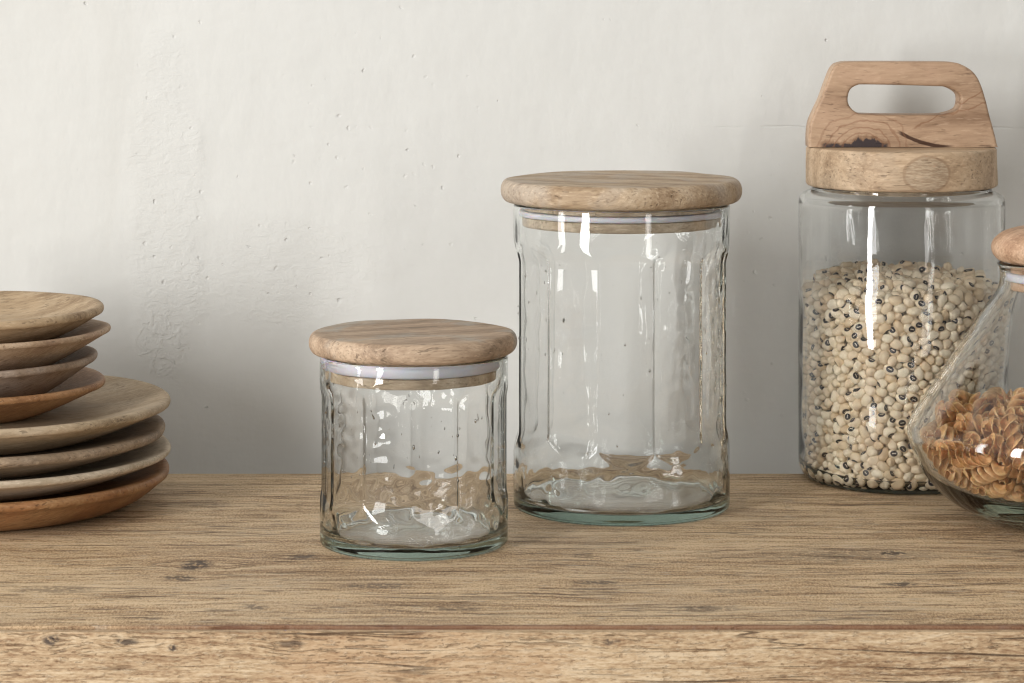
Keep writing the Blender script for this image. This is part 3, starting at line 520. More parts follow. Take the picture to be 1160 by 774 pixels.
1,0,-649,132,493,-27,-62,51,0,-656,112,1006,42,83,-36,2,-638,228,832,-15,-68,39,2,-595,228,1325,-76,35,-48,1,-420,193,1359,-16,59,21,1,-235,-527,426,83,-49,-12,
2,-268,89,1357,32,23,-43,0,-328,282,1357,-28,67,-31,0,37,-615,1192,-16,-38,-15,0,-106,350,1374,-32,13,-32,0,81,-622,1067,-6,-91,-21,0,11,-233,1379,-4,-17,94,2,
21,-155,1385,-18,32,-66,2,218,-546,811,-21,4,95,2,181,-595,947,-90,5,30,0,360,-515,261,12,83,-2,1,434,-460,1234,97,19,-11,0,332,-261,1344,-74,55,-31,0,450,-384,
654,49,-12,49,0,461,-303,1339,-9,5,72,2,643,218,1224,-58,24,-67,0,655,175,615,51,-84,-20,1,654,65,748,29,-29,-73,0,639,230,836,32,45,79,2,637,-55,397,-30,-54,
50,2,680,-40,444,34,55,14,2,676,89,596,56,82,15,1,649,195,782,-44,10,57,0,-626,-99,391,45,65,-36,2,-542,-302,314,-69,-32,-11,0,-583,-205,385,-62,14,-73,2,-634,
-82,903,12,-63,-46,0,-621,281,668,-65,76,9,2,-529,-321,778,-58,66,-44,0,-607,307,1278,7,-16,-81,2,-391,-451,870,91,17,28,0,-415,-426,980,6,3,-71,1,-579,1,1342,
12,-36,-92,0,-304,-23,1378,-30,3,5,0,-389,308,1346,-39,-1,72,2,-52,-613,432,56,-80,-7,1,-84,-558,800,48,27,-16,0,-215,-584,1129,84,-38,24,1,-244,282,1386,-96,
15,-2,0,-126,547,1396,-86,-22,15,2,86,-562,775,-56,28,78,1,163,-550,1124,-4,-75,9,0,219,-585,1310,-14,-5,21,0,129,19,1374,63,-39,11,0,179,374,1388,-5,-17,-98,2,
256,-567,412,50,23,-11,0,204,-534,923,1,96,-14,2,342,-473,1136,5,72,-69,0,364,-70,1366,47,84,26,0,203,-29,1379,-19,-95,-4,1,444,-194,1354,-87,-40,26,1,407,157,
1355,56,-14,-20,0,456,472,1392,-49,60,-53,0,604,-194,1109,68,65,-26,0,652,159,1015,-12,-64,-67,2,604,-82,1330,-3,47,-2,2,557,146,1335,12,41,-81,0,620,286,536,
61,71,-24,0,658,60,1085,-66,-72,2,2,675,-11,658,-27,24,32,0,-507,-326,469,-37,-54,51,1,-620,-131,865,26,-22,8,1,-655,34,842,-4,97,-14,0,-617,290,896,-60,-31,24,
0,-629,256,1001,-80,-52,-12,1,-666,154,1166,55,67,-37,1,-305,-488,515,-92,37,7,2,-353,-472,961,-9,94,-31,1,-459,238,1347,39,-62,-60,2,-463,427,1348,73,51,18,0,
-169,-554,989,25,28,39,1,-260,-512,560,-33,-61,63,2,-51,-580,1046,3,-2,65,1,-106,-3,1382,-5,9,-6,0,159,-555,565,-80,55,3,1,79,-479,1331,59,-76,-11,2,50,379,
1417,-93,-29,8,0,225,-530,652,-8,38,-82,0,393,-488,907,-57,-51,-31,0,398,-457,1005,85,-4,-22,2,371,94,1352,86,-42,-2,1,331,594,1377,-2,89,-46,0,422,-457,390,17,
-94,-15,2,470,-381,859,-86,33,30,0,530,-357,959,64,32,9,0,508,-241,1346,-10,-52,78,1,570,-16,1342,-11,84,53,0,668,-118,913,-1,9,-78,1,682,-24,1246,71,-36,-43,0,
638,229,582,-59,-78,-15,2,639,232,909,-40,-54,72,0,-647,46,605,60,-60,-16,2,-618,-164,424,-1,15,-84,0,-521,-345,600,-66,-71,12,2,-648,182,606,36,23,74,1,-648,
10,1278,-34,-73,-49,0,-320,-489,707,-28,78,56,0,-457,-432,885,-44,-77,38,1,-499,-383,1194,-86,30,-39,0,-190,40,1355,42,80,-18,0,-140,286,1384,-54,68,-38,0,-223,
443,1392,-31,-9,75,2,-251,632,1410,77,-8,6,0,-24,-611,271,-19,46,81,2,-30,268,1363,-88,-17,-29,2,268,-526,774,72,-63,-9,0,170,650,1377,52,59,2,0,323,-527,1298,
48,17,19,0,392,-433,640,-84,2,46,1,468,-423,1056,-62,-24,50,0,528,-317,857,1,7,89,1,652,38,1240,80,38,7,1,494,-360,416,-31,-56,-76,2,679,4,570,-17,3,60,0,658,
44,987,14,10,98,0,659,133,772,-9,-24,-96,1,660,84,539,-4,97,-22,1,-643,218,534,-72,-6,36,2,-627,-134,959,97,-6,8,0,-641,212,900,43,52,65,0,-648,192,1226,-24,50,
0,1,-228,-264,1381,18,48,47,0,-188,-143,1390,40,90,-18,2,-136,131,1388,48,2,11,0,-83,505,1384,11,-51,-85,0,119,576,1420,8,-28,-60,0,109,668,1405,-25,91,-33,0,
238,-223,1381,-49,-66,36,0,234,333,1391,-37,-7,-88,2,282,-544,611,11,-8,83,0,336,281,1381,-74,-42,13,0,408,534,1404,-75,-66,0,0,408,-428,782,60,-80,4,0,579,
-288,1061,24,48,81,0,519,-308,572,61,53,27,0,658,22,1132,-1,-3,11,2,612,303,999,12,50,67,1,583,-266,475,36,37,-84,1,676,-102,789,-47,-19,73,1,680,-13,867,-49,
-76,-38,0,652,171,676,15,26,-87,1,669,140,1072,-13,-1,-73,1,-644,213,669,-35,77,54,2,-628,256,1078,28,62,-27,2,-376,-467,522,-36,93,2,1,-555,294,1360,-9,75,-38,
2,-329,-485,571,80,-59,1,1,-366,-509,615,45,-24,-80,0,-307,-218,1370,-24,1,50,1,-165,-549,696,35,-13,-33,1,-201,100,1366,34,59,-30,1,-176,585,1400,75,-34,49,2,
-4,404,1389,-82,-47,21,1,27,-568,505,64,29,-69,0,107,-97,1384,72,-58,37,0,119,149,1364,43,-44,-25,0,126,416,1401,81,42,29,2,272,104,1381,19,-94,20,1,318,401,
1371,68,-66,12,0,500,-369,1130,-18,25,19,0,382,-444,572,-66,-24,50,2,513,-349,627,-56,31,-32,0,675,-64,1302,-61,41,30,1,578,229,1349,-14,2,15,0,648,-50,815,7,
96,-12,2,663,-7,941,-2,-28,95,2,682,-7,1025,53,27,50,0,-655,103,747,77,-60,2,1,-665,150,553,72,61,-26,0,-441,-426,431,15,4,50,1,-485,-381,786,36,49,58,0,-356,
-503,474,37,-46,-75,0,-233,-195,1383,0,-14,97,1,-296,245,1400,20,91,36,1,-83,-218,1391,-88,-46,4,0,-13,623,1379,44,-7,80,0,177,185,1387,13,-10,-94,2,450,-447,
1169,40,62,37,1,493,409,1388,75,-50,-36,2,344,-510,596,-76,56,-18,0,510,209,1354,23,79,53,0,575,-243,850,25,52,81,0,637,238,1100,83,-47,-11,1,656,102,1201,81,
-44,17,0,651,14,809,-60,-14,-40,2,-648,-58,766,93,6,-22,1,-650,104,831,-14,-2,57,2,-620,286,739,-82,-5,46,2,-649,42,1108,-27,-40,55,0,-647,189,1108,58,78,-4,2,
-639,229,1162,38,48,-21,1,-344,-530,1222,-16,-49,-72,2,-149,-600,808,29,-9,-40,0,-214,-19,1352,-67,-35,-36,0,-260,-117,1388,84,54,2,2,134,-607,594,42,-50,8,2,
141,-579,835,78,59,6,0,275,-511,943,10,20,-77,0,626,46,1351,42,37,75,0,677,-17,1088,7,-12,-91,0,664,160,1177,32,-18,80,0,658,106,899,-41,63,66,0,654,161,943,
-29,66,68,1,644,-211,769,29,46,60,0,659,108,652,-14,31,86,0,-590,-205,668,-57,46,-1,0,-641,-79,705,23,-65,73,1,-431,-410,774,43,-71,-14,1,-664,141,1060,-35,76,
55,0,-379,392,1397,-21,15,87,2,-97,-619,999,18,87,32,0,-142,-56,1392,7,27,96,1,-185,324,1400,-49,-15,29,1,115,220,1380,-27,-58,58,1,134,-597,901,74,-40,52,2,
264,-441,1364,53,-29,67,0,475,-425,784,1,77,-22,0,670,-115,1017,-80,-53,13,2,680,22,1297,-41,37,-71,0,417,-454,691,-4,12,52,2,682,52,921,76,-39,-51,0,663,107,
970,-8,-70,-68,2,675,88,1031,71,69,-12,0,667,90,1142,-21,57,-77,0,557,-255,615,29,-23,-77,0,621,-125,697,-32,-66,-63,1,681,69,799,30,43,68,0,651,169,877,15,-21,
-87,0,672,-108,1144,52,-69,-5,2,-616,-162,783,-60,-30,43,2,-664,157,780,-20,-5,-83,1,-644,22,950,75,-46,-41,0,-531,-300,1321,-16,-77,54,0,-365,150,1385,33,-34,
-45,0,44,-544,1349,24,62,-62,1,-46,158,1396,-37,-90,18,0,61,450,1414,98,1,10,1,-34,566,1379,-84,4,-46,0,228,430,1382,-1,95,31,1,223,638,1408,81,-52,-26,
]
PASTA = [
1,82,-306,205,-60,-79,11,2,233,-74,203,-39,0,-3,0,105,340,207,25,-55,-74,2,-187,230,204,21,76,60,2,-267,-17,204,-92,-36,6,0,-130,578,257,-57,80,5,2,-407,28,218,
-90,-37,11,1,-391,-482,276,29,-40,-50,0,498,-185,236,0,79,-60,1,434,353,247,94,28,18,1,226,-507,243,-3,14,63,0,571,-15,246,-16,-17,21,2,110,170,202,57,23,31,0,
-444,431,275,-18,-55,61,0,-112,-110,220,-2,-48,-87,0,-344,669,352,-57,75,32,0,-605,-3,262,-78,-27,31,2,-214,-252,208,1,-24,-97,2,291,-274,222,-14,-2,-30,2,523,
116,244,-16,76,-57,0,-8,-439,222,-79,59,-13,2,410,-11,338,-22,96,-13,1,22,163,311,-55,-26,32,0,-512,273,250,9,-8,83,0,-514,-259,249,-69,-20,37,0,-56,403,216,76,
55,24,0,-405,-205,335,-23,38,-90,0,-498,-526,328,5,-30,-55,1,559,-589,438,-45,6,85,0,199,44,245,11,20,5,1,-24,-679,299,-9,-2,-99,0,745,-199,381,22,85,18,1,349,
778,499,25,-45,28,1,-575,581,434,-77,2,31,0,-688,-244,335,31,-90,10,1,33,889,582,-72,8,3,0,-463,-95,344,16,10,14,2,-266,-510,255,-9,11,76,1,596,-457,361,84,-39,
30,2,516,261,263,6,38,-86,2,70,-755,366,-22,3,14,0,198,-165,325,96,-26,0,0,329,426,273,36,-85,-34,0,-282,205,306,-28,-88,35,1,-543,-370,395,-4,-61,-79,1,170,
591,276,-86,-43,-10,2,-771,181,411,27,-90,-3,2,-571,-604,454,-19,-12,-48,2,370,-592,322,-58,70,-42,2,864,112,549,70,65,28,0,77,-450,323,-44,-62,56,2,666,-356,
377,-43,-6,87,1,297,549,328,18,-34,-87,0,-255,414,262,18,57,74,2,-233,-82,368,39,36,15,0,6,719,327,-12,-73,53,1,-503,408,389,-4,-15,96,2,-668,-551,537,50,84,
-21,0,164,-847,511,8,-28,-2,1,761,413,509,-75,54,-15,1,-146,-478,234,-55,-56,52,0,786,-84,403,10,77,40,2,601,588,466,10,22,-51,1,-216,668,346,-56,74,34,0,-813,
-67,433,46,26,83,0,-25,848,474,78,2,-8,0,-660,105,297,23,27,34,1,-296,-780,469,4,64,37,0,408,-742,468,92,34,-11,0,217,155,300,-51,20,30,0,-51,-659,425,-7,-26,
-93,0,748,-340,574,47,56,-68,1,325,275,368,5,-96,-26,1,-124,170,404,-48,-72,48,1,-722,-85,518,20,-81,37,0,456,478,375,92,35,-4,1,-632,335,410,85,-16,-22,2,75,
-10,395,40,-13,33,1,106,-254,324,25,91,34,2,760,196,390,-4,2,-61,1,-460,-584,545,-90,8,42,0,21,-96,481,-59,56,-25,2,385,116,360,-82,-21,12,2,-376,684,491,-18,
43,-63,1,-722,-208,478,58,17,-9,0,426,656,476,38,-27,87,1,-527,356,497,-85,34,-7,2,-512,-476,510,-88,15,35,1,204,-424,383,67,-5,-32,0,525,-226,361,2,60,-74,0,
-292,-507,378,58,-57,-26,1,617,-426,518,34,86,-14,0,617,476,582,30,-4,75,0,-1,443,340,54,75,34,2,-617,39,413,24,5,97,2,525,491,497,66,-16,-56,0,113,444,395,56,
-55,-33,0,-148,-170,378,36,-11,45,2,-61,-854,514,19,94,-19,0,705,-12,487,57,-78,-26,0,-71,-444,327,25,-28,-53,1,412,-487,407,62,-75,21,0,632,154,402,-61,53,-37,
0,204,788,481,11,-52,11,2,-529,152,394,-25,-30,-92,0,295,547,542,-50,54,-5,2,-540,544,558,90,-34,-27,1,-308,18,425,11,-90,-41,0,139,-612,464,52,59,40,2,588,
-213,525,39,-11,29,2,-415,-651,652,-61,-40,-68,2,280,-657,496,-79,31,-52,2,593,257,532,-14,-22,8,1,179,657,439,5,-3,-11,2,-411,110,466,-58,4,23,2,420,451,558,
15,30,-52,1,-99,367,373,79,-48,-12,2,-698,-319,526,98,10,-10,0,-33,-351,420,-15,5,-54,1,493,-106,348,14,-5,24,2,-406,-514,647,34,23,90,1,280,-160,448,42,90,-11,
0,504,-15,478,67,-47,-24,0,134,570,517,83,-17,-39,1,-236,205,533,68,0,-5,0,259,186,466,-26,4,5,0,-488,728,571,39,-17,-88,1,-278,-56,518,16,12,11,1,-176,-464,
386,56,74,26,0,374,-82,458,12,29,86,1,-389,-265,463,-35,-69,-59,0,453,-665,572,-81,30,-14,2,532,139,580,6,-53,-84,0,-10,760,560,10,4,99,2,-805,352,551,46,-70,
-46,2,326,328,494,38,86,-21,0,-26,601,468,87,-49,5,1,-580,-134,531,19,41,32,0,-176,-248,495,60,76,18,1,554,-537,607,-56,-28,-40,0,-284,-322,517,-66,68,-1,1,245,
-304,439,39,-19,-37,0,846,-172,587,-69,-70,-16,2,-71,524,569,19,-14,-53,1,-705,324,618,51,-18,-66,0,31,-100,629,59,-80,9,1,-269,591,432,-59,76,11,2,-534,117,
625,0,-99,11,1,-186,-757,571,-45,0,-49,0,498,-401,568,17,89,-18,2,-373,-409,594,94,-17,-2,0,91,-739,606,-9,70,-71,2,288,26,580,-66,12,-9,0,51,237,491,16,28,-74,
1,-318,672,605,6,-10,-90,2,220,308,593,18,-38,-80,1,-127,429,486,-52,30,-51,0,-582,-17,609,-7,-97,-24,1,-76,-458,545,-62,-69,-36,2,301,-341,565,10,-7,-53,2,
-384,-298,662,0,-34,93,1,-2,-302,532,-21,-34,80,0,782,125,649,-25,-44,57,0,177,466,604,-55,65,49,2,-563,557,726,8,-36,-76,2,494,256,673,16,-50,-75,1,-17,210,
600,-21,-62,63,1,-99,-27,603,25,34,56,0,-142,-608,544,-88,40,-23,0,127,-148,547,-71,-55,30,2,-506,-146,660,-16,12,-10,0,221,-807,687,20,-17,29,0,311,-103,626,
68,-7,-50,2,68,401,670,46,-49,-51,0,-580,301,595,-18,49,-49,0,613,14,724,-40,64,-62,2,-271,443,488,10,-25,63,0,-260,192,655,-18,-96,-21,2,62,-439,664,63,-7,-56,
0,216,-426,515,-49,-84,-22,2,-166,36,707,-42,86,5,2,152,-611,664,7,-70,-68,0,661,-26,615,15,-37,-20,2,312,269,665,53,21,56,1,-419,412,604,-26,-85,28,1,729,409,
665,25,16,93,1,-177,603,671,25,-3,-69,0,-666,220,699,92,2,-3,1,-250,-665,656,56,27,35,2,445,-517,676,27,-27,-54,2,-279,84,723,49,-34,-78,0,126,-187,672,80,60,0,
0,539,-285,617,6,82,-57,0,53,799,664,8,-22,97,0,-257,395,607,-1,-36,82,2,553,140,712,25,-68,-59,0,-51,590,681,-23,13,-72,1,-473,324,680,74,-41,-52,2,-210,-440,
728,45,-88,-15,2,344,-527,749,-20,-25,73,2,134,-735,739,-26,86,-39,2,-18,-551,615,25,-20,81,1,619,-353,737,-5,-24,86,0,191,288,716,-45,-42,58,1,-348,636,726,
-21,33,-76,2,603,-164,671,61,-34,-5,1,-177,432,747,-93,28,-3,1,-249,307,714,64,-19,-16,0,178,-439,785,52,-68,-51,1,384,-183,700,-47,82,-24,0,-360,-91,722,20,85,
46,1,212,-353,694,27,-9,70,2,471,-359,780,-75,50,-12,2,709,245,793,-26,-42,71,1,98,80,705,10,58,-81,
]
# ================================================================== render / world / camera
S.render.engine = 'CYCLES'
cy = S.cycles
cy.max_bounces = 28; cy.diffuse_bounces = 5; cy.glossy_bounces = 10; cy.transmission_bounces = 24
cy.transparent_max_bounces = 16; cy.volume_bounces = 0
cy.caustics_reflective = True; cy.caustics_refractive = True
cy.blur_glossy = 0.3
cy.sample_clamp_indirect = 12.0; cy.sample_clamp_direct = 0
cy.use_denoising = True
cy.filter_width = 1.15
try:
    cy.denoiser = 'OPENIMAGEDENOISE'; cy.denoising_input_passes = 'RGB_ALBEDO_NORMAL'; cy.denoising_prefilter = 'ACCURATE'
except Exception:
    pass
S.view_settings.view_transform = 'Standard'; S.view_settings.look = 'None'
S.view_settings.exposure = 0.0; S.view_settings.gamma = 1.0

W = bpy.data.worlds.new('World'); S.world = W; W.use_nodes = True
nt = W.node_tree; bg = nt.nodes['Background']
N = NT(nt)
wz = N.xyz(N.n('ShaderNodeTexCoord').outputs['Generated'])
wv = N.ss(wz[2], -.6, .6, .42, 1.0)
# the unlit side of the room (right, behind) is a little darker than the window side
wx = N.ss(wz[0], -.9, .9, 1.1, .72)
nt.links.new(N.mix(N.math('MULTIPLY', wv, wx), (0, 0, 0), (1.0, .965, .905)), bg.inputs[0])
bg.inputs[1].default_value = 0.62

cam = bpy.data.cameras.new('camera'); co = bpy.data.objects.new('camera', cam); C.objects.link(co); S.camera = co
co.location = (0, 0, CAMZ); co.rotation_euler = (R(90), 0, 0)
cam.sensor_width = 36; cam.lens = 36 * F / 1160
cam.shift_y = -(387 - HY) / 1160
cam.clip_start = .05; cam.clip_end = 60
cam.dof.use_dof = True; cam.dof.focus_distance = 1.76; cam.dof.aperture_fstop = 22


def area(name, loc, target, sx, sy, power, col):
    l = bpy.data.lights.new(name, 'AREA'); l.shape = 'RECTANGLE'; l.size = sx; l.size_y = sy
    l.energy = power; l.color = col
    o = bpy.data.objects.new(name, l); C.objects.link(o); o.location = loc
    d = Vector(target) - Vector(loc); d.z = 0
    o.rotation_euler = d.to_track_quat('-Z', 'Y').to_euler()
    return o


# a tall window to the left of the camera, a second one further round on the left, a dim one on the right
T0 = (.05, 1.9, .15)
area('window_light', (-2.12, -.77, .84), T0, .42, 2.4, 106, (1, .995, .985))
area('window_light', (-2.90, .67, .82), T0, .32, 2.2, 25, (1, .99, .98))
area('window_light', (1.28, -.66, .62), T0, .30, 1.8, 10, (1, .98, .95))

# ================================================================== wall
def wall_material():
    m, nt, out = mat('plaster'); N = NT(nt)
    tc = N.n('ShaderNodeTexCoord').outputs['Object']
    p = N.xyz(tc)
    broad = N.noise(tc, 2.2, 4, .5)
    col = N.ramp(broad, [(.3, (.608, .606, .580)), (.7, (.662, .660, .636))])
    fine = N.noise(tc, 90, 4, .6)
    col = N.mix(N.ss(fine, .3, .75, 0, .05), col, (.5, .49, .46))
    # slightly yellowed / greyer stains with their own shape
    st = N.ss(N.noise(N.mapping(tc, scale=(1, 1, .35)), 7, 4, .6, .5), .50, .75, 0, .22)
    col = N.mix(st, col, (.50, .48, .43))
    # a rough vertical trowel patch left of the jars, and two patches of pin holes
    def patch(cx, cz, rx, rz):
        a = N.math('DIVIDE', N.math('SUBTRACT', p[0], cx), rx)
        b = N.math('DIVIDE', N.math('SUBTRACT', p[2], cz), rz)
        d = N.math('ADD', N.math('MULTIPLY', a, a), N.math('MULTIPLY', b, b))
        d = N.math('ADD', d, N.math('MULTIPLY', N.math('SUBTRACT', N.noise(tc, 22, 3), .5), 1.6))
        return N.ss(d, 1.0, .35)
    pw = lambda x, y: P(x, y, 2.03)
    x1, z1 = pw(188, 240); x2, z2 = pw(430, 170); x3, z3 = pw(330, 305); x4, z4 = pw(183, 388)
    x5, z5 = pw(218, 60); x6, z6 = pw(985, 330)
    A = patch(x1, z1, .035, .15); B = patch(x2, z2, .10, .10); D = patch(x3, z3, .09, .05)
    E_ = patch(x4, z4, .022, .032); G = patch(x5, z5, .02, .04); H = patch(x6, z6, .2, .13)
    rough_h = N.noise(N.mapping(tc, scale=(1, 1, 1.8), rot=(0, R(20), 0)), 95, 4, .6, 1.2)
    vor = N.n('ShaderNodeTexVoronoi', feature='F1'); vv = N.vadd(tc, N.vadd(N.vadd(N.noisec(tc, 60), (.5, .5, .5), 'SUBTRACT'), None, 'SCALE', scale=.012))
    N.l(vv, vor.inputs['Vector']); vor.inputs['Scale'].default_value = 150; vor.inputs['Randomness'].default_value = 1
    pit = N.ss(N.math('ADD', vor.outputs['Distance'], N.math('MULTIPLY', N.noise(tc, 420, 2), .22)), .40, .16)
    keep = N.ss(N.xyz(vor.outputs['Color'])[0], .76, 1.0)
    pit = N.math('MULTIPLY', pit, keep)
    # rare isolated bubbles everywhere
    vo2 = N.n('ShaderNodeTexVoronoi', feature='F1'); N.l(vv, vo2.inputs['Vector']); vo2.inputs['Scale'].default_value = 95
    pit2 = N.math('MULTIPLY', N.ss(vo2.outputs['Distance'], .15, .05), N.ss(N.xyz(vo2.outputs['Color'])[1], .965, .99))
    zone = N.math('MAXIMUM', N.math('MAXIMUM', A, B), N.math('MAXIMUM', D, N.math('MAXIMUM', G, N.math('MULTIPLY', H, .7))))
    pits = N.math('MAXIMUM', N.math('MULTIPLY', pit, zone), pit2)
    col = N.mix(N.math('MULTIPLY', pits, .10), col, (.36, .34, .30))
    wave = N.noise(tc, 6, 3, .5)
    sheet = N.noise(N.mapping(tc, scale=(1, 1, .5)), 32, 4, .55)
    h = N.math('MULTIPLY', wave, 2.2)
    h = N.math('ADD', h, N.math('ADD', N.math('MULTIPLY', sheet, .45), N.math('MULTIPLY', N.noise(N.mapping(tc, rot=(0, R(35), 0), scale=(.3, 1, 1)), 26, 4, .6), .45)))
    h = N.math('ADD', h, N.math('MULTIPLY', fine, .10))
    h = N.math('ADD', h, N.math('MULTIPLY', N.math('MULTIPLY', rough_h, N.math('ADD', N.math('MULTIPLY', A, .34), N.math('MULTIPLY', D, .3))), 1.0))
    blob = N.noise(tc, 120, 4, .6, .8)
    h = N.math('ADD', h, N.math('MULTIPLY', N.math('MULTIPLY', N.ss(blob, .40, .66), E_), .20))
    h = N.math('SUBTRACT', h, N.math('MULTIPLY', pits, .36))
    # a faint hairline crack running level at upper right
    xc, zc = pw(905, 145)
    line = N.math('ABSOLUTE', N.math('SUBTRACT', N.math('ADD', p[2], N.math('MULTIPLY', N.math('SUBTRACT', N.noise(tc, 14, 3), .5), .012)), zc))
    crack = N.math('MULTIPLY', N.ss(line, .0011, .0002), N.ss(p[0], .13, .19))
    crack = N.math('MULTIPLY', crack, N.ss(N.noise(tc, 40, 2), .35, .55))
    h = N.math('SUBTRACT', h, N.math('MULTIPLY', crack, .12))
    nrm = N.bump(h, 1.0, .0022)
    N.bsdf(out, col, .88, nrm, spec=.15)
    return m


bm = bmesh.new()
WY = 2.03
vs = [bm.verts.new(v) for v in ((-1.6, WY, -.9), (1.6, WY, -.9), (1.6, WY, 1.5), (-1.6, WY, 1.5))]
bm.faces.new(vs)
vs2 = [bm.verts.new((v.co.x, WY + .1, v.co.z)) for v in vs]
for i in range(4):
    bm.faces.new((vs[i], vs2[i], vs2[(i + 1) % 4], vs[(i + 1) % 4]))
bmesh.ops.recalc_face_normals(bm, faces=bm.faces)
me = bpy.data.meshes.new('wall'); bm.to_mesh(me); me.materials.append(wall_material())
tag(obj('wall', me), kind='structure')

# ================================================================== table
YB = 3000 * CAMZ / (536.5 - HY)      # back edge
YF = 3000 * CAMZ / (710 - HY)        # front seam


def table_material(name, front=False):
    m, nt, out = mat(name); N = NT(nt)
    tc = N.n('ShaderNodeTexCoord').outputs['Object']
    p = N.xyz(tc)
    cy_ = N.math('ADD', p[2], p[1]) if front else p[1]
    # knots: grain swirls round them
    ks = [(225, 640, .010, .0075, 1.0), (203, 655, .009, .004, .8), (343, 631, .008, .004, .8), (960, 630, .055, .010, .40),
          (1010, 627, .007, .0035, 1.0), (1020, 662, .010, .003, .9), (676, 660, .013, .003, .8), (430, 664, .020, .004, .65),
          (288, 688, .008, .004, .7), (800, 690, .018, .004, .6), (60, 668, .02, .005, .5), (520, 690, .012, .003, .6),
          (838, 670, .02, .003, .5), (240, 573, .012, .005, .35)]
    fk = [(62, 722, .004, .0028, 1.0), (146, 724, .006, .0018, .9), (201, 730, .004, .002, 1.0), (692, 724, .003, .002, .8), (330, 726, .004, .002, .7)]
    knot = None; dist = None
    wob = N.vadd(N.vadd(N.noisec(tc, 55), (.5, .5, .5), 'SUBTRACT'), None, 'SCALE', scale=.016)
    tw = N.vadd(tc, N.vadd(wob, (1.5, .45, .25), 'MULTIPLY')); pw_ = N.xyz(tw)
    for (px, py, rx, ry, k) in (fk if front else ks):
        if front: kx, ky = P(px, py, YF)
        else: kx, ky = on_table(px, py)
        rx, ry = (rx * 1.3, ry * 1.3) if front else (rx * 1.35, ry * 2.3)
        a = N.math('DIVIDE', N.math('SUBTRACT', pw_[0], kx), rx)
        b = N.math('DIVIDE', N.math('SUBTRACT', pw_[2 if front else 1], ky), ry)
        d = N.math('SQRT', N.math('ADD', N.math('MULTIPLY', a, a), N.math('MULTIPLY', b, b)))
        e = N.math('MULTIPLY', N.ss(d, 1.1, .45), k)
        knot = e if knot is None else N.math('MAXIMUM', knot, e)
        g = N.math('MULTIPLY', N.math('MULTIPLY', N.ss(d, 3.2, .4), ry * .55), N.math('SIGN', b))
        dist = g if dist is None else N.math('ADD', dist, g)
    cross = N.math('SUBTRACT', cy_, dist)
    low = N.noise(N.mapping(tc, scale=(1, 1, 1)), 5, 3)
    cross = N.math('ADD', cross, N.math('MULTIPLY', N.math('SUBTRACT', low, .5), .010 if front else .030))
    cs = 2.0 if front else 1.0
    v = N.comb(p[0], cross, 3.7 if front else 0.0)
    def nz(sx, sy, sc, det, ro, di=0.0):
        return N.noise(N.mapping(v, scale=(sx, sy, 1)), sc, det, ro, di)
    if front:
        g1 = nz(.07, 1, 110, 6, .65); g2 = nz(.10, 1, 420, 4, .65); g3 = nz(.25, 1, 900, 3, .7)
    else:
        g1 = nz(.07, 1, 70, 6, .65); g2 = nz(.09, 1, 170, 4, .7); g3 = N.noise(N.mapping(tc, scale=(.9, .28, 1)), 900, 2, .8)
    blot = N.noise(N.mapping(tc, scale=(.45, 1.3, 1.3)), 9, 5, .6, .4)
    t = N.math('ADD', N.math('MULTIPLY', g1, .62), N.math('MULTIPLY', blot, .34))
    t = N.math('ADD', t, N.math('MULTIPLY', N.math('SUBTRACT', g2, .5), .75))
    t = N.math('ADD', t, N.math('MULTIPLY', N.math('SUBTRACT', g3, .5), .75))
    if front:
        stops = [(.26, (.25, .145, .075)), (.38, (.39, .255, .145)), (.50, (.53, .38, .23)), (.66, (.66, .51, .34))]
    else:
        stops = [(.26, (.19, .112, .055)), (.38, (.37, .24, .132)), (.47, (.52, .365, .212)), (.60, (.67, .505, .32))]
    col = N.ramp(t, stops)
    # greyed and reddish areas
    gr = N.ss(N.noise(N.mapping(tc, scale=(.4, 1, 1)), 14, 4, .6, .3), .48, .68, 0, .35 if front else .30)
    col = N.mix(gr, col, (.44, .26, .14) if front else (.40, .31, .215))
    # open pores and short splits, grouped in bands
    band = N.ss(nz(.10, 1, 40, 3, .5), .44, .58)
    po = N.ss(nz(.14, 1, 520 if front else 230, 3, .6), .56, .64)
    po2 = N.ss(nz(.06, 1, 260 if front else 120, 4, .6), .60, .67)
    spot = N.ss(N.noise(N.mapping(v, scale=(.35, 1, 1)), 480 if front else 260, 2, .5), .61, .68)
    pores = N.math('MULTIPLY', N.math('MAXIMUM', po, N.math('MULTIPLY', po2, .9)), N.math('ADD', N.math('MULTIPLY', band, .8), .2))
    pores = N.math('MAXIMUM', pores, N.math('MULTIPLY', spot, .55))
    col = N.mix(N.math('MULTIPLY', pores, .55 if front else .75), col, (.17, .09, .045) if front else (.11, .068, .042))
    fl1 = N.math('ABSOLUTE', N.math('SUBTRACT', nz(.025, 1, 60, 2, .5), .5))
    fl2 = N.math('ABSOLUTE', N.math('SUBTRACT', nz(.03, 1, 95, 2, .5, .3), .47))
    cracks = N.math('MAXIMUM', N.ss(fl1, .012, .002), N.ss(fl2, .010, .002))
    cracks = N.math('MULTIPLY', cracks, N.ss(nz(.22, .6, 45, 3, .6), .47, .62))
    col = N.mix(N.math('MULTIPLY', cracks, .85), col, (.10, .055, .030))
    # pale raised lint along the sawn grain
    lint = N.ss(nz(.22, 1, 600 if front else 300, 3, .65), .56, .68)
    col = N.mix(N.math('MULTIPLY', lint, .42), col, (.70, .56, .40) if front else (.56, .49, .40))
    kn = N.math('MULTIPLY', knot, N.ss(N.noise(N.mapping(tc, scale=(.8, .6, 1)), 330, 3), .36, .52))
    col = N.mix(N.math('MULTIPLY', kn, .92), col, (.055, .038, .030) if not front else (.05, .035, .03))
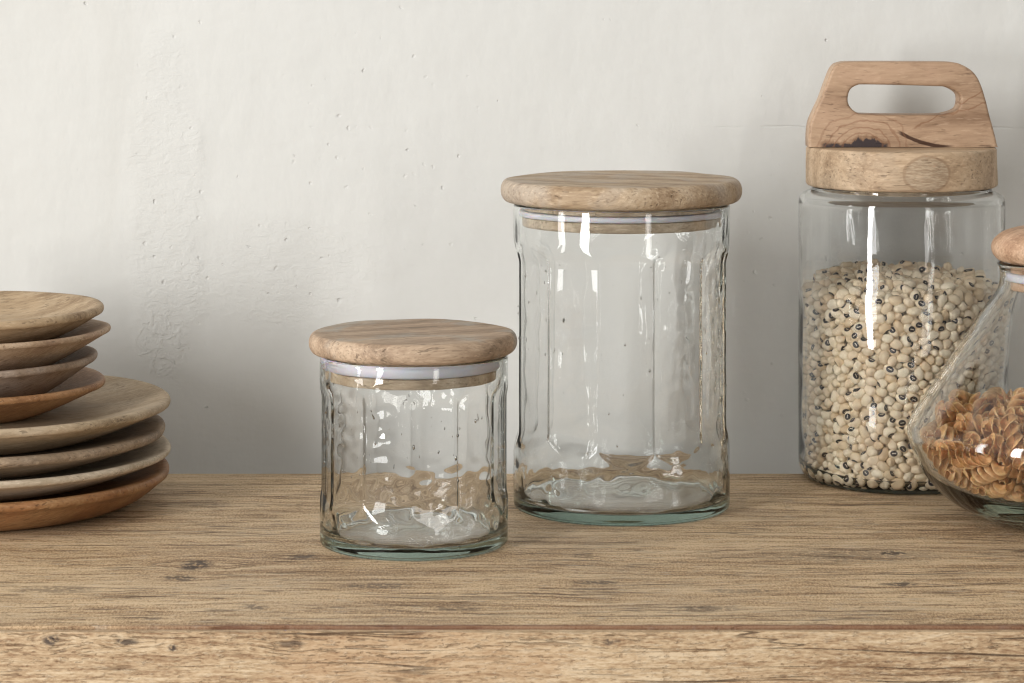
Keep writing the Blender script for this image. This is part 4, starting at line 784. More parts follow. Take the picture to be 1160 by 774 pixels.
    # reddish glue line near the front seam
    if not front:
        sl = N.ss(N.math('ADD', p[1], N.math('MULTIPLY', N.math('SUBTRACT', N.noise(tc, 60, 3), .5), .006)), YF + .0065, YF + .0030)
        sl = N.math('MULTIPLY', sl, N.ss(p[0], -.26, -.14))
        col = N.mix(N.math('MULTIPLY', sl, .75), col, (.15, .055, .028))
    h = N.math('SUBTRACT', N.math('ADD', N.math('MULTIPLY', g2, .5), N.math('MULTIPLY', g3, .35)), N.math('MULTIPLY', pores, .9))
    h = N.math('SUBTRACT', N.math('ADD', h, N.math('MULTIPLY', lint, .35)), N.math('MULTIPLY', cracks, 1.2))
    nrm = N.bump(h, .9, .0008)
    N.bsdf(out, col, N.ss(g2, .3, .7, .66, .50), nrm, spec=.32)
    return m


def slab(name, x0, x1, y0, y1, z0, z1, mt, bev, parent, wav=0.0, seed=0):
    """board with softly worn long edges: swept cross-section"""
    sec = rounded([(y0 + (y1 - y0) * .5, z0), (y0, z0), (y0, z1), (y1, z1), (y1, z0), (y0 + (y1 - y0) * .5, z0)], bev, 5)[:-1]
    nx = 400
    xs = np.linspace(x0, x1, nx)
    f = waves(.06, 14, seed)
    V = []
    for (y, z) in sec:
        p = np.stack([xs, np.full(nx, y), np.full(nx, z)], 1)
        w = f(p) * wav
        V.append(np.stack([xs, p[:, 1] + w * (1 if y < (y0 + y1) / 2 else 0), p[:, 2] + w * .4 * (1 if z > (z0 + z1) / 2 and y < (y0 + y1) / 2 else 0)], 1))
    V = np.concatenate(V); n = len(sec); Q = []
    a = np.arange(nx - 1)
    for i in range(n):
        j = (i + 1) % n
        Q.append(np.stack([i * nx + a, i * nx + a + 1, j * nx + a + 1, j * nx + a], 1))
    Q = np.concatenate(Q)
    me = mesh_np(name, V, [Q], mt, smooth=True)
    b = bmesh.new(); b.from_mesh(me)
    b.verts.ensure_lookup_table()
    b.faces.new([b.verts[i * nx] for i in range(n)]); b.faces.new([b.verts[i * nx + nx - 1] for i in range(n)][::-1])
    bmesh.ops.recalc_face_normals(b, faces=b.faces)
    b.to_mesh(me); b.free()
    me.shade_smooth() if hasattr(me, 'shade_smooth') else None
    me.set_sharp_from_angle(angle=R(40)) if hasattr(me, 'set_sharp_from_angle') else None
    return obj(name, me, parent)


tab = empty('wooden_table', (0, 0, 0), 'weathered brown wooden table whose sawn top carries the jars and plates', 'table')
slab('table_top', -1.3, 1.3, YF + .0012, YB, -.030, 0.0, table_material('table_wood'), .0012, tab, .0003, 3)
slab('front_board', -1.3, 1.3, YF - .007, YF - .0004, -.085, -.0014, table_material('front_wood', True), .0012, tab, .0005, 5)

# ================================================================== glass jars
GL = glass('clear_green_glass', (.34, .50, .43), 14.0)
GLH = glass('thin_clear_glass', (.30, .40, .36), 16.0)
GLF = glass('flask_glass', (.42, .52, .40), 12.0)
SEAL, nt_, out_ = mat('silicone_seal'); N = NT(nt_)
N.bsdf(out_, (.66, .65, .70), .42, spec=.5, sss=.3)


def jar_profile(Ro, H, t, base, rc=.004, rin=.009, foot=.001):
    """outer bottom centre -> outer wall -> rim -> inner wall -> inner floor centre"""
    o = rounded([(0, foot * .6), (Ro - .012, foot * .4), (Ro - .006, 0), (Ro, 0.0), (Ro, H), (Ro - t, H), (Ro - t, base), (0, base * .9)],
                [0, .004, .002, rc, t * .48, t * .48, rin, 0], 7)
    return o


def panel_warp(Ro, H, t, base, n, phase, z0, z1, cut, seed, wavy, ham=None, ham_amp=0.0, inner_follow=.35, floor_amp=.0012):
    """twelve flat panels ground into the wall (arched top, wavy foot) plus the unevenness of hand-blown glass"""
    slow = waves(.055, 16, seed); mid = waves(.020, 20, seed + 1); fin = waves(.0115, 24, seed + 2)
    vert = waves(.013, 20, seed + 3); fl = waves(.024, 16, seed + 4)
    def f(V):
        V = V.copy()
        r = np.hypot(V[:, 0], V[:, 1]); phi = np.arctan2(V[:, 1], V[:, 0]); z = V[:, 2]
        rs = np.maximum(r, 1e-6)
        w = 2 * np.pi / n
        loc = (phi - phase + w / 2) % w - w / 2
        isout = (r > Ro - t * .45) & (z > .0005)
        side = (r > Ro - t * 1.6) & (z > base * .5)
        inn = side & ~isout
        # plane distance of the panel rises out to the round wall at its ends
        zz0 = z0 + .003 * slow(np.stack([np.cos(phi) * .05, np.sin(phi) * .05, z * 0 + .3], 1))
        e = smooth01((z - zz0) / .016) * smooth01((z1 - z) / .016)
        ap = Ro * (1 - cut) * np.cos(w / 2) * e + Ro * (1 - e) * 1.0
        ap = np.where(e > 0, ap, Ro * 1.2)
        rp = ap / np.cos(loc)
        k = .0007
        hmin = np.clip(.5 + .5 * (Ro - rp) / k, 0, 1)
        rpan = Ro * (1 - hmin) + rp * hmin - k * hmin * (1 - hmin)
        d = np.where(e > 0, rpan - Ro, 0.0)
        P3 = np.stack([V[:, 0], V[:, 1], z * .55], 1)
        P3v = np.stack([V[:, 0], V[:, 1], z * .16], 1)
        edge = smooth01((H - z) / .014) * smooth01((z - .004) / .012)
        n_out = (slow(P3) * .9 + mid(V * 1.0) * .30) * wavy + vert(P3v) * .22 * wavy
        n_in = (slow(P3 + 3.1) * .9 + mid(V + 1.7) * .40) * wavy + vert(P3v + .9) * .30 * wavy
        if ham is not None:
            hm = ham(phi, z, V)
            n_out = n_out + fin(V) * ham_amp * hm
            n_in = n_in + fin(V + .5) * ham_amp * .8 * hm + mid(V + .2) * ham_amp * .35 * hm
        dr = np.zeros(len(r))
        dr[isout] = (d + n_out * edge)[isout]
        dr[inn] = (d * inner_follow + np.minimum(n_in, .0012) * edge)[inn]
        # lumpy inner foot
        foot = inn & (z < base + .03)
        dr[foot] -= (np.maximum(0, fl(V * 1.0) + .35) * floor_amp * 1.6 * smooth01((base + .03 - z) / .022))[foot]
        s = (r + dr) / rs
        V[:, 0] = np.where(r > 1e-6, V[:, 0] * s, 0); V[:, 1] = np.where(r > 1e-6, V[:, 1] * s, 0)
        # top of the glass base
        flo = (~isout) & (r < Ro - t * .9) & (z < base + .004) & (z > base * .55)
        V[flo, 2] += (fl(V * .6) * floor_amp * .14)[flo] + (smooth01(r / Ro) * .0)[flo]
        return V
    return f


def bubbles(name, R_, t, z0, z1, count, seed, mt, parent, big=.0009):
    """seed bubbles trapped in the glass wall: tiny inward-facing ellipsoids, part of the glass"""
    r = np.random.RandomState(seed)
    b = bmesh.new(); bmesh.ops.create_icosphere(b, subdivisions=2, radius=1)
    bv = np.array([v.co[:] for v in b.verts]); bf = np.array([[v.index for v in f.verts] for f in b.faces])[:, ::-1]; b.free()
    VV = []; FF = []
    for i in range(count):
        s = r.uniform(.25, 1) ** 2 * big + .00018
        a = r.uniform(0, 2 * np.pi); z = r.uniform(z0, z1); rr = R_ - t * .5 - R_ * .016
        c = np.array([rr * np.cos(a), rr * np.sin(a), z])
        q = bv * np.array([s * .8, s * .8, s * r.uniform(1, 1.9)])
        FF.append(bf + len(VV) * len(bv)); VV.append(q + c)
    return np.concatenate(VV), np.concatenate(FF)


def glass_body(prof, nphi, warp, mt, parent, bub=None):
    V, Q, T = lathe_arrays(prof, nphi)
    V = warp(V) if warp else V
    parts = [Q, T]
    if bub is not None:
        bv, bf = bub
        parts[1] = np.concatenate([T, bf + len(V)]); V = np.concatenate([V, bv])
    me = mesh_np('glass_body', V, parts, mt)
    return obj('glass_body', me, parent)


def lid_profile(Rr, z0, z1, edge):
    return resample(rounded([(0, z0), (Rr - .002, z0), (Rr, (z0 + z1) / 2), (Rr - .002, z1), (0, z1)], [0, edge, .002, edge, 0], 8), .004)


def pill(Rr, z0, z1, n=14, k=.62):
    """disc whose edge is a soft half-round"""
    h = (z1 - z0) / 2; zc = (z0 + z1) / 2
    pts = [(0, z0)]
    for i in range(n + 1):
        a = -math.pi / 2 + math.pi * i / n
        pts.append((Rr - h * k + h * k * math.cos(a), zc + h * math.sin(a)))
    pts.append((0, z1))
    return resample(pts, .004)


def wobble(amp, seed, wl=.05):
    f = waves(wl, 12, seed)
    def g(V):
        V = V.copy(); w = f(V) * amp
        r = np.maximum(np.hypot(V[:, 0], V[:, 1]), 1e-6)
        V[:, 0] *= 1 + w / .07 * (r > .001); V[:, 1] *= 1 + w / .07 * (r > .001); V[:, 2] += w * .5
        return V
    return g


# --- the tall cylinder jar -------------------------------------------------
def canister(name, px, d, label, Ro, H, t, base, n, phase, pz0, pz1, cut, wavy, lid, seal, plug, lidmat, plugmat, seed, ham=None, ham_amp=0, nphi=540, lidx=0.0, inner_follow=.35, floor_amp=.0012):
    x = (px - 580) * d / F
    root = empty(name, (x, d, 0), label, 'jar', 'lidded glass storage jars')
    prof = resample(jar_profile(Ro, H, t, base), .0011)
    w = panel_warp(Ro, H, t, base, n, phase, pz0, pz1, cut, seed, wavy, ham, ham_amp, inner_follow, floor_amp)
    glass_body(prof, nphi, w, GL, root, bubbles('b', Ro, t, pz0 + .01, H - .03, 70, seed + 40, GL, root))
    lr, l0, l1 = lid
    lo = obj('lid', lathe('lid', pill(lr, l0, l1), lidmat, 200, wobble(.0005, seed + 9)), root, (lidx, 0, 0))
    pr, p0, s0, s1 = plug, seal[2], seal[0], seal[1]
    pp = rounded([(0, p0), (pr, p0), (pr, s0), (pr - .002, s0), (pr - .002, s1), (pr, s1), (pr, l0 - .0002), (0, l0 - .0002)],
                 [0, .0012, .0004, 0, 0, .0004, 0, 0], 3)
    po = obj('stopper', lathe('stopper', resample(pp, .003), plugmat, 160), lo)
    so = seal_ring(pr - .0019, Ro - t - .0006, s0 + .0004, s1 - .0004); so.parent = lo
    return root


def seal_ring(r0, r1, z0, z1):
    """silicone gasket with three small fins"""
    h = z1 - z0; pts = [(r0, z0)]
    for k in range(1):
        a = z0; b = z1
        pts += [(r1 - .0012, a + h * .03), (r1, a + h * .16), (r1 - .0003, a + h * .5), (r1, a + h * .84), (r1 - .0012, b - h * .03)]
    pts += [(r0, z1)]
    return obj('seal_ring', lathe_loop('seal_ring', pts, SEAL, 160), None)


LIDL = wood('large_lid_wood', (.235, .155, .09), (.40, .29, .185), (.55, .43, .30), seed=3.1, rings=11, ringdist=7, patch=(.42, .36, .30), patchamt=.7, rot=R(24), rough=.6)
LIDS = wood('small_lid_wood', (.20, .14, .09), (.375, .265, .18), (.52, .39, .275), seed=7.7, rings=9, ringdist=9, patch=(.36, .33, .285), patchamt=.9, rot=R(-20), rough=.62)
PLUG = wood('stopper_wood', (.30, .22, .14), (.46, .36, .25), (.58, .48, .36), seed=1.2, rings=22, rough=.65)

canister('glass_jar', 704, 1.844, 'taller of the two faceted empty glass jars, standing behind and right of the small one', .0752, .2105, .0036, .0062, 12, R(0),
         .040, .186, .018, .00014, (.0838, .2118, .2272), (.2019, .2069, .1952), .0686, LIDL, PLUG, 21, nphi=600, lidx=-.0004, inner_follow=.6, floor_amp=.0004,
         ham=lambda phi, z, V: smooth01((np.cos(phi - R(-32)) - .72) / .25) * smooth01((z - .03) / .03) * .9 + smooth01((.055 - z) / .03) * .5, ham_amp=.00011)


def ham_small(phi, z, V):
    a = smooth01((np.cos(phi - R(-142)) - .50) / .45) * smooth01((z - .045) / .03)
    b = smooth01((np.cos(phi - R(-60)) - .55) / .4) * smooth01((.075 - z) / .03)
    return .06 + np.maximum(a, b) * 1.0


canister('glass_jar', 469, 1.7246, 'squat small faceted glass jar with hammered texture, empty, at the front of the table', .0612, .1222, .0037, .0062, 12, R(15),
         .020, .110, .016, .00011, (.0675, .1237, .1367), (.1134, .1213, .1068), .0545, LIDS, PLUG, 61, ham=ham_small, ham_amp=.00015, nphi=540, lidx=-.0009, inner_follow=.6, floor_amp=.0003)

# --- bean jar with handled lid --------------------------------------------
BX, BD = P(1021, 0, 1.945)[0], 1.945
RB = .0752
bj = empty('bean_jar', (BX, BD, 0), 'tall round jar full of black-eyed beans under a wooden lid with a carry handle', 'jar', 'lidded glass storage jars')
outer = [(0, .0012), (RB - .016, .0006), (RB - .011, 0), (RB - .006, .0004), (RB, .0075), (RB, .196), (RB, .2075), (.0655, .2118), (.0655, .2142), (.0625, .2142),
         (.0625, .2100), (RB - .0028, .2055), (RB - .0028, .010), (RB - .013, .0058), (0, .0056)]
prof = resample(rounded(outer, [0, .003, .003, .003, .006, 0, .010, .0015, .0012, .0012, .002, .008, .008, .006, 0], 8), .0014)


def bean_warp(V):
    s = waves(.06, 14, 5); v2 = waves(.012, 18, 6); m2 = waves(.02, 18, 8)
    V = V.copy(); r = np.maximum(np.hypot(V[:, 0], V[:, 1]), 1e-6); z = V[:, 2]
    e = smooth01((z - .008) / .02) * smooth01((.205 - z) / .015) * (r > .06)
    o = r > RB - .0014
    q = np.stack([V[:, 0], V[:, 1], z * .2], 1)
    dr = np.where(o, s(V) * .0003 + v2(q) * .00003 + m2(V) * .00003, np.minimum(s(V + 2) * .0003 + v2(q + 1) * .00003 + m2(V + 1) * .00004, .0004)) * e
    V[:, 0] *= 1 + dr / r; V[:, 1] *= 1 + dr / r
    return V


glass_body(prof, 420, bean_warp, GLH, bj)


def handle_extra(N, tc, col):
    p = N.xyz(tc)
    n1 = N.noise(tc, 160, 3); n2 = N.noise(N.mapping(tc, scale=(1, 1, .5)), 230, 4, .6)
    def band(x0, x1, ztop, feather):
        a = N.math('MULTIPLY', N.ss(p[0], x0, x0 + .004), N.ss(p[0], x1 + .003, x1))
        zt = N.math('ADD', ztop, N.math('MULTIPLY', N.math('SUBTRACT', n2, .5), .009))
        return N.math('MULTIPLY', a, N.ss(N.math('SUBTRACT', p[2], zt), feather, -feather * .4))
    # bark inclusion along the lower left, two humps
    hump = N.math('MULTIPLY', N.ss(N.math('ABSOLUTE', N.math('SUBTRACT', p[0], -.027)), .016, .004), .0040)
    d = band(-.063, -.012, N.math('ADD', .0040, hump), .0020)
    col = N.mix(N.math('MULTIPLY', d, .55), col, (.16, .075, .035))
    col = N.mix(N.math('MULTIPLY', band(-.061, -.0135, N.math('ADD', .0020, hump), .0012), .90), col, (.022, .020, .028))
    # curved split running down to the right
    s = N.math('ADD', p[0], .005)
    zc = N.math('MULTIPLY', N.math('POWER', N.math('MAXIMUM', N.math('DIVIDE', N.math('SUBTRACT', .045, s), .045), 0.0), 2.3), .0120)
    zc = N.math('ADD', zc, N.math('MULTIPLY', N.math('SUBTRACT', n1, .5), .001))
    ln = N.ss(N.math('ABSOLUTE', N.math('SUBTRACT', p[2], zc)), .0019, .0010)
    ln = N.math('MULTIPLY', ln, N.math('MULTIPLY', N.ss(s, -.0005, .004), N.ss(s, .044, .034)))
    col = N.mix(N.math('MULTIPLY', ln, .95), col, (.05, .02, .010))
    # darker growth lines fanning from the split
    for (a, b, c, k) in ((.010, .55, .013, .6), (.03, .30, .022, .55)):
        z2 = N.math('ADD', c, N.math('MULTIPLY', N.math('SUBTRACT', s, a), b))
        z2 = N.math('ADD', z2, N.math('MULTIPLY', N.math('SUBTRACT', N.noise(tc, 60, 3), .5), .012))
        l2 = N.math('MULTIPLY', N.ss(N.math('ABSOLUTE', N.math('SUBTRACT', p[2], z2)), .0011, .0002), N.ss(s, a - .002, a + .006))
        col = N.mix(N.math('MULTIPLY', l2, k), col, (.19, .085, .04))
    # arcs round the left foot of the handle
    dx = N.math('DIVIDE', N.math('SUBTRACT', p[0], -.030), 1.25); dz = N.math('SUBTRACT', p[2], -.004)
    rr = N.math('SQRT', N.math('ADD', N.math('MULTIPLY', dx, dx), N.math('MULTIPLY', dz, dz)))
    rr = N.math('ADD', rr, N.math('MULTIPLY', N.math('SUBTRACT', N.noise(tc, 38, 4), .5), .016))
    si = N.math('SINE', N.math('MULTIPLY', rr, 1150))
    arcs = N.math('MULTIPLY', N.ss(si, .55, .98), N.math('MULTIPLY', N.ss(rr, .034, .026), N.ss(rr, .008, .013)))
    return N.mix(N.math('MULTIPLY', arcs, .5), col, (.22, .105, .055))


def disc_extra(N, tc, col):
    p = N.xyz(tc)
    n = N.math('MULTIPLY', N.math('SUBTRACT', N.noise(tc, 70, 3), .5), .5)
    a = N.math('DIVIDE', N.math('SUBTRACT', p[0], .008), .0165); b = N.math('DIVIDE', N.math('SUBTRACT', p[2], -.0155), .0125)
    d = N.math('ADD', N.math('SQRT', N.math('ADD', N.math('MULTIPLY', a, a), N.math('MULTIPLY', b, b))), N.math('MULTIPLY', n, .5))
    fr = N.ss(p[1], .0, -.02)
    streak = N.ss(N.noise(N.mapping(tc, scale=(.18, .18, 1), rot=(0, R(12), 0)), 900, 3, .6), .35, .68)
    inside = N.math('MULTIPLY', N.ss(d, 1.0, .9), fr)
    ring = N.math('MULTIPLY', N.ss(N.math('ABSOLUTE', N.math('SUBTRACT', d, 1.0)), .10, .02), fr)
    col = N.mix(N.math('MULTIPLY', inside, .6), col, N.mix(streak, (.24, .17, .11), (.50, .40, .29)))
    return N.mix(N.math('MULTIPLY', ring, .45), col, (.21, .13, .075))


HW = wood('handle_wood', (.20, .115, .065), (.42, .28, .18), (.57, .415, .285), seed=5.3, rings=7, ringdist=10, fibre=.5, patch=(.46, .30, .20), patchamt=.5, rough=.5, extra=handle_extra, bumpk=.6)
DW = wood('disc_wood', (.30, .20, .12), (.47, .335, .215), (.585, .44, .30), seed=2.3, rings=16, ringdist=8, fibre=.9, patch=(.40, .31, .22), patchamt=.5, rough=.55, extra=disc_extra, axis='x')
DZ0, DZ1 = .2146, .2432
lo = obj('lid', lathe('lid', resample(rounded([(0, DZ0 - DZ1), (.0695, DZ0 - DZ1), (.0695, 0), (0, 0)], [0, .0025, .0022, 0], 6), .003), DW, 200, wobble(.0004, 77)), bj, (0, 0, DZ1))
# neck plug and seal under the lid
obj('stopper', lathe('stopper', resample(rounded([(0, .2085), (.058, .2085), (.058, DZ0 - .0002), (0, DZ0 - .0002)], [0, .001, 0, 0], 3), .003), PLUG, 128), lo, (0, 0, -DZ1))
# handle outline (photo pixels at the jar's depth), extruded with soft edges
hp = [(-105, 169.5), (-105, 152), (-103, 138), (-97.5, 125), (-91, 111), (-86, 97), (-78, 77.5), (-70, 72.5), (-55, 71.5), (0, 71.5), (52, 72), (66, 75), (78, 83), (85, 95), (90.5, 112), (95, 130), (101, 152), (105, 169.5)]
sl = [(-64, 112), (-61, 101), (-52, 95), (-38, 94), (30, 95.5), (48, 97), (62, 104), (65, 114), (61, 124), (48, 129), (30, 130.5), (-38, 130), (-52, 128), (-61, 121)]
cu = bpy.data.curves.new('handle', 'CURVE'); cu.dimensions = '2D'; cu.fill_mode = 'BOTH'
pxm = BD / F


def sp(pts, close_soft=True, npt=10):
    """Catmull-Rom through the points (soft), keeping the two lowest corners"""
    out = []; n = len(pts)
    for i in range(n):
        p0, p1, p2, p3 = (np.array(pts[(i + k - 1) % n], float) for k in range(4))
        for k in range(npt):
            t = k / npt
            out.append(.5 * ((2 * p1) + (-p0 + p2) * t + (2 * p0 - 5 * p1 + 4 * p2 - p3) * t * t + (-p0 + 3 * p1 - 3 * p2 + p3) * t ** 3))
    return out


def add_poly(pts):
    s = cu.splines.new('POLY'); s.points.add(len(pts) - 1)
    for q, (a, b) in zip(s.points, pts): q.co = (a, b, 0, 1)
    s.use_cyclic_u = True


zpx = lambda y: (CAMZ - (y - HY) * pxm) - DZ1
bevd = .0028
oh = [np.array((x * pxm, zpx(y))) for x, y in hp]
full = []
for i in range(len(oh) - 1):
    p0, p1, p2, p3 = (oh[min(max(i + k - 1, 0), len(oh) - 1)] for k in range(4))
    for k in range(8):
        t = k / 8
        full.append(.5 * ((2 * p1) + (-p0 + p2) * t + (2 * p0 - 5 * p1 + 4 * p2 - p3) * t * t + (-p0 + 3 * p1 - 3 * p2 + p3) * t ** 3))
full.append(oh[-1])
cen = np.mean(full, axis=0)
add_poly([(a * .985, max(b * .985, -.001)) for a, b in full])
ih = sp([(x * pxm, zpx(y)) for x, y in sl])
ic = np.mean(ih, axis=0)
add_poly([(ic[0] + (a - ic[0]) * 1.035, ic[1] + (b - ic[1]) * 1.12) for a, b in ih])
cu.extrude = .0100; cu.bevel_depth = .0022; cu.bevel_resolution = 3
tmp = bpy.data.objects.new('tmp', cu); C.objects.link(tmp)
dg = bpy.context.evaluated_depsgraph_get()
hm = bpy.data.meshes.new_from_object(tmp.evaluated_get(dg)); bpy.data.objects.remove(tmp)
co_ = np.array([v.co[:] for v in hm.vertices])
co_ = np.stack([co_[:, 0], -co_[:, 2], np.maximum(co_[:, 1], 0.0002)], 1)
hm.vertices.foreach_set('co', co_.astype(np.float32).ravel()); hm.materials.clear(); hm.materials.append(HW)
b = bmesh.new(); b.from_mesh(hm); bmesh.ops.remove_doubles(b, verts=b.verts, dist=1e-5); bmesh.ops.recalc_face_normals(b, faces=b.faces)
for f_ in b.faces: f_.smooth = True
b.to_mesh(hm); b.free(); hm.name = 'handle'
if hasattr(hm, 'set_sharp_from_angle'): hm.set_sharp_from_angle(angle=R(50))
obj('handle', hm, lo)

# ================================================================== beans
def bean_material():
    m, nt, out = mat('bean_skin'); N = NT(nt)
    at = N.n('ShaderNodeAttribute', attribute_name='eye').outputs['Fac']
    tn = N.n('ShaderNodeAttribute', attribute_name='tone').outputs['Fac']
    tc = N.n('ShaderNodeTexCoord').outputs['Object']
    info = N.n('ShaderNodeObjectInfo').outputs['Random']
    t = N.math('FRACT', N.math('ADD', tn, N.math('MULTIPLY', info, .91)))
    col = N.ramp(t, [(0, (.66, .50, .32)), (.35, (.79, .665, .485)), (.7, (.85, .755, .59)), (1, (.72, .545, .36))])
    fine = N.noise(tc, 700, 3)
    col = N.mix(N.ss(fine, .35, .8, 0, .16), col, (.45, .33, .2))
    eye = N.math('ADD', at, N.math('MULTIPLY', N.math('SUBTRACT', N.noise(tc, 900, 2), .5), .16))
    ring = N.math('MULTIPLY', N.ss(eye, .34, .44), N.ss(eye, .90, .82))
    halo = N.math('MULTIPLY', N.ss(eye, .20, .36), .35)
    col = N.mix(halo, col, (.34, .24, .15))
    col = N.mix(ring, col, (.018, .014, .020))
    col = N.mix(N.ss(eye, .84, .92), col, (.62, .55, .44))
    h = N.math('MULTIPLY', fine, .2)
    N.bsdf(out, col, .46, N.bump(h, .3, .0003), spec=.38)
    return m


BM = bean_material()


def bean_arrays(sub, L, Wd, T):
    b = bmesh.new(); bmesh.ops.create_icosphere(b, subdivisions=sub, radius=1)
    v = np.array([q.co[:] for q in b.verts]); f = np.array([[x.index for x in q.verts] for q in b.faces]); b.free()
    x, y, z = v[:, 0], v[:, 1], v[:, 2]
    X = np.sign(x) * np.abs(x) ** .92 * L * 1.0
    wd = 1 - .10 * x
    Y = y * Wd * wd; Z = z * T * wd
    Y = Y + .16 * Wd * (x ** 2) * -1 + .05 * Wd           # bend: the concave side is -y
    dent = np.exp(-((x / .30) ** 2 + (z / .35) ** 2)) * (y < 0)
    Y = Y + dent * Wd * .10
    # eye on the concave side
    ex = x / .44; ez = z / .56
    e = 1.18 - np.sqrt((ex) ** 2 + ez ** 2)
    e = np.where(y < 0, np.clip(e * 1.05 + .30, 0, 1), 0)
    hil = np.exp(-((x / .26) ** 2 + (z / .16) ** 2) * 1.2) * (y < 0)
    e = np.where(y < 0, np.where(hil > .55, 1.0, np.minimum(e, .78)), 0)
    return np.stack([X, Y, Z], 1), f, e


SHAPES = [(.00497, .00379, .00339), (.00452, .00362, .00328), (.00542, .00384, .00350)]


def set_attr(me, name, arr):
    a = me.attributes.new(name, 'FLOAT', 'POINT'); a.data.foreach_set('value', np.asarray(arr, np.float32))


def placements(flat):
    """-> rows of variant, location (m), rotation"""
    a = np.array(flat, float).reshape(-1, 7)
    out = []
    for v, x, y, z, qx, qy, qz in a:
        q = Quaternion((math.sqrt(max(0, 1 - (qx * qx + qy * qy + qz * qz) / 1e4)), qx / 100, qy / 100, qz / 100)); q.normalize()
        out.append((int(v), x / 1e4, y / 1e4, z / 1e4, q))
    return out


bd = placements(BEANS)
protos = []
for L_, W_, T_ in SHAPES:
    v, f, e = bean_arrays(4, L_, W_, T_)
    me = mesh_np('bean', v, [f], BM); set_attr(me, 'eye', e); set_attr(me, 'tone', np.zeros(len(v)))
    protos.append(me)
NB = 300
BZ = .0060
rr = random.Random(5)
first = {}
for i in range(min(NB, len(bd))):
    v, x, y, z, q = bd[i]; eye_seen = v >= 10; v = v % 10
    if v not in first:
        o = bpy.data.objects.new('bean', protos[v]); first[v] = o
    else:
        o = first[v].copy()
    C.objects.link(o)
    o.rotation_mode = 'QUATERNION'
    o.location = (BX + x, BD + y, BZ + z); o.rotation_quaternion = q
    lvl = 'near the top of' if z > .110 else ('near the bottom of' if z < .040 else 'halfway up')
    side = 'left' if x < -.012 else ('right' if x > .025 else 'middle')
    o['label'] = ('cream bean showing its black eye, %s the tall jar, %s side' if eye_seen else 'plain cream bean with no eye showing, %s the tall jar, %s side') % (lvl, side)
    o['category'] = 'bean'; o['group'] = 'beans seen through the front of the tall jar'
# the remaining beans behind and around them
sv, sf, se = zip(*[bean_arrays(2, *s) for s in SHAPES])
VV = []; FF = []; EE = []; TT = []; k = 0
for v, x, y, z, q in bd[NB:]:
    v = v % 10; M = np.array(q.to_matrix())
    p = sv[v] @ M.T + np.array([x, y, z])
    VV.append(p); FF.append(sf[v] + k); EE.append(se[v]); TT.append(np.full(len(p), rr.random())); k += len(p)
# dark core of the heap: closes the view between beans
b = bmesh.new(); bmesh.ops.create_cone(b, cap_ends=True, segments=48, radius1=.0605, radius2=.0605, depth=.128)
cv = np.array([q.co[:] for q in b.verts]) + np.array([0, .0085, .0645]); bmesh.ops.triangulate(b, faces=b.faces)
cf = np.array([[x.index for x in q.verts] for q in b.faces]); b.free()
VV.append(cv); FF.append(cf + k); EE.append(np.zeros(len(cv))); TT.append(np.full(len(cv), .1))
me = mesh_np('beans', np.concatenate(VV), [np.concatenate(FF)], BM); set_attr(me, 'eye', np.concatenate(EE)); set_attr(me, 'tone', np.concatenate(TT))
o = obj('beans', me, None, (BX, BD, BZ))
tag(o, 'rest of the cream black-eyed beans heaped deeper inside the tall handled jar', 'beans', 'beans seen through the front of the tall jar', 'stuff')

# ================================================================== pasta flask
FX, FD = (1200 - 580) * 1.787 / F, 1.787
fl = empty('pasta_flask', (FX, FD, 0), 'wide cone-shaped glass flask of dry spiral pasta, cut by the right edge', 'flask', 'lidded glass storage jars')
cm = .01
fo = [(0, .30), (2.2, .12), (3.4, 0), (4.3, .10), (5.66, .60), (7.45, 1.5), (8.94, 3.0), (9.85, 4.7), (10.16, 6.0), (9.75, 7.15), (8.4, 9.2), (6.9, 11.5), (5.0, 14.4), (4.15, 15.6), (3.95, 16.4), (3.95, 17.0),
      (4.12, 17.35), (4.0, 17.5), (3.7, 17.5), (3.6, 17.0), (3.6, 16.4), (3.8, 15.5), (4.65, 14.25), (6.55, 11.35), (8.05, 9.05), (9.40, 7.0), (9.80, 6.0), (9.55, 4.9), (8.65, 3.25), (7.1, 2.05), (4.6, 1.25), (0, 1.1)]


def smooth_prof(pts, n=5):
    out = []; m_ = len(pts)
    for i in range(m_ - 1):
        p0, p1, p2, p3 = (np.array(pts[min(max(i + k - 1, 0), m_ - 1)], float) for k in range(4))
        for k in range(n):
            t = k / n
            out.append(.5 * ((2 * p1) + (-p0 + p2) * t + (2 * p0 - 5 * p1 + 4 * p2 - p3) * t * t + (-p0 + 3 * p1 - 3 * p2 + p3) * t ** 3))
    out.append(np.array(pts[-1], float))
    return [(max(a, 0) * cm, c * cm) for a, c in out]


fp = smooth_prof(fo, 6); fp[0] = (0, fp[0][1]); fp[-1] = (0, fp[-1][1])


def fl_warp(V):
    s = waves(.05, 14, 91); V = V.copy(); r = np.maximum(np.hypot(V[:, 0], V[:, 1]), 1e-6)
    dr = s(V) * .00022 * (V[:, 2] > .012) * (r > .02)
    V[:, 0] *= 1 + dr / r; V[:, 1] *= 1 + dr / r
    return V


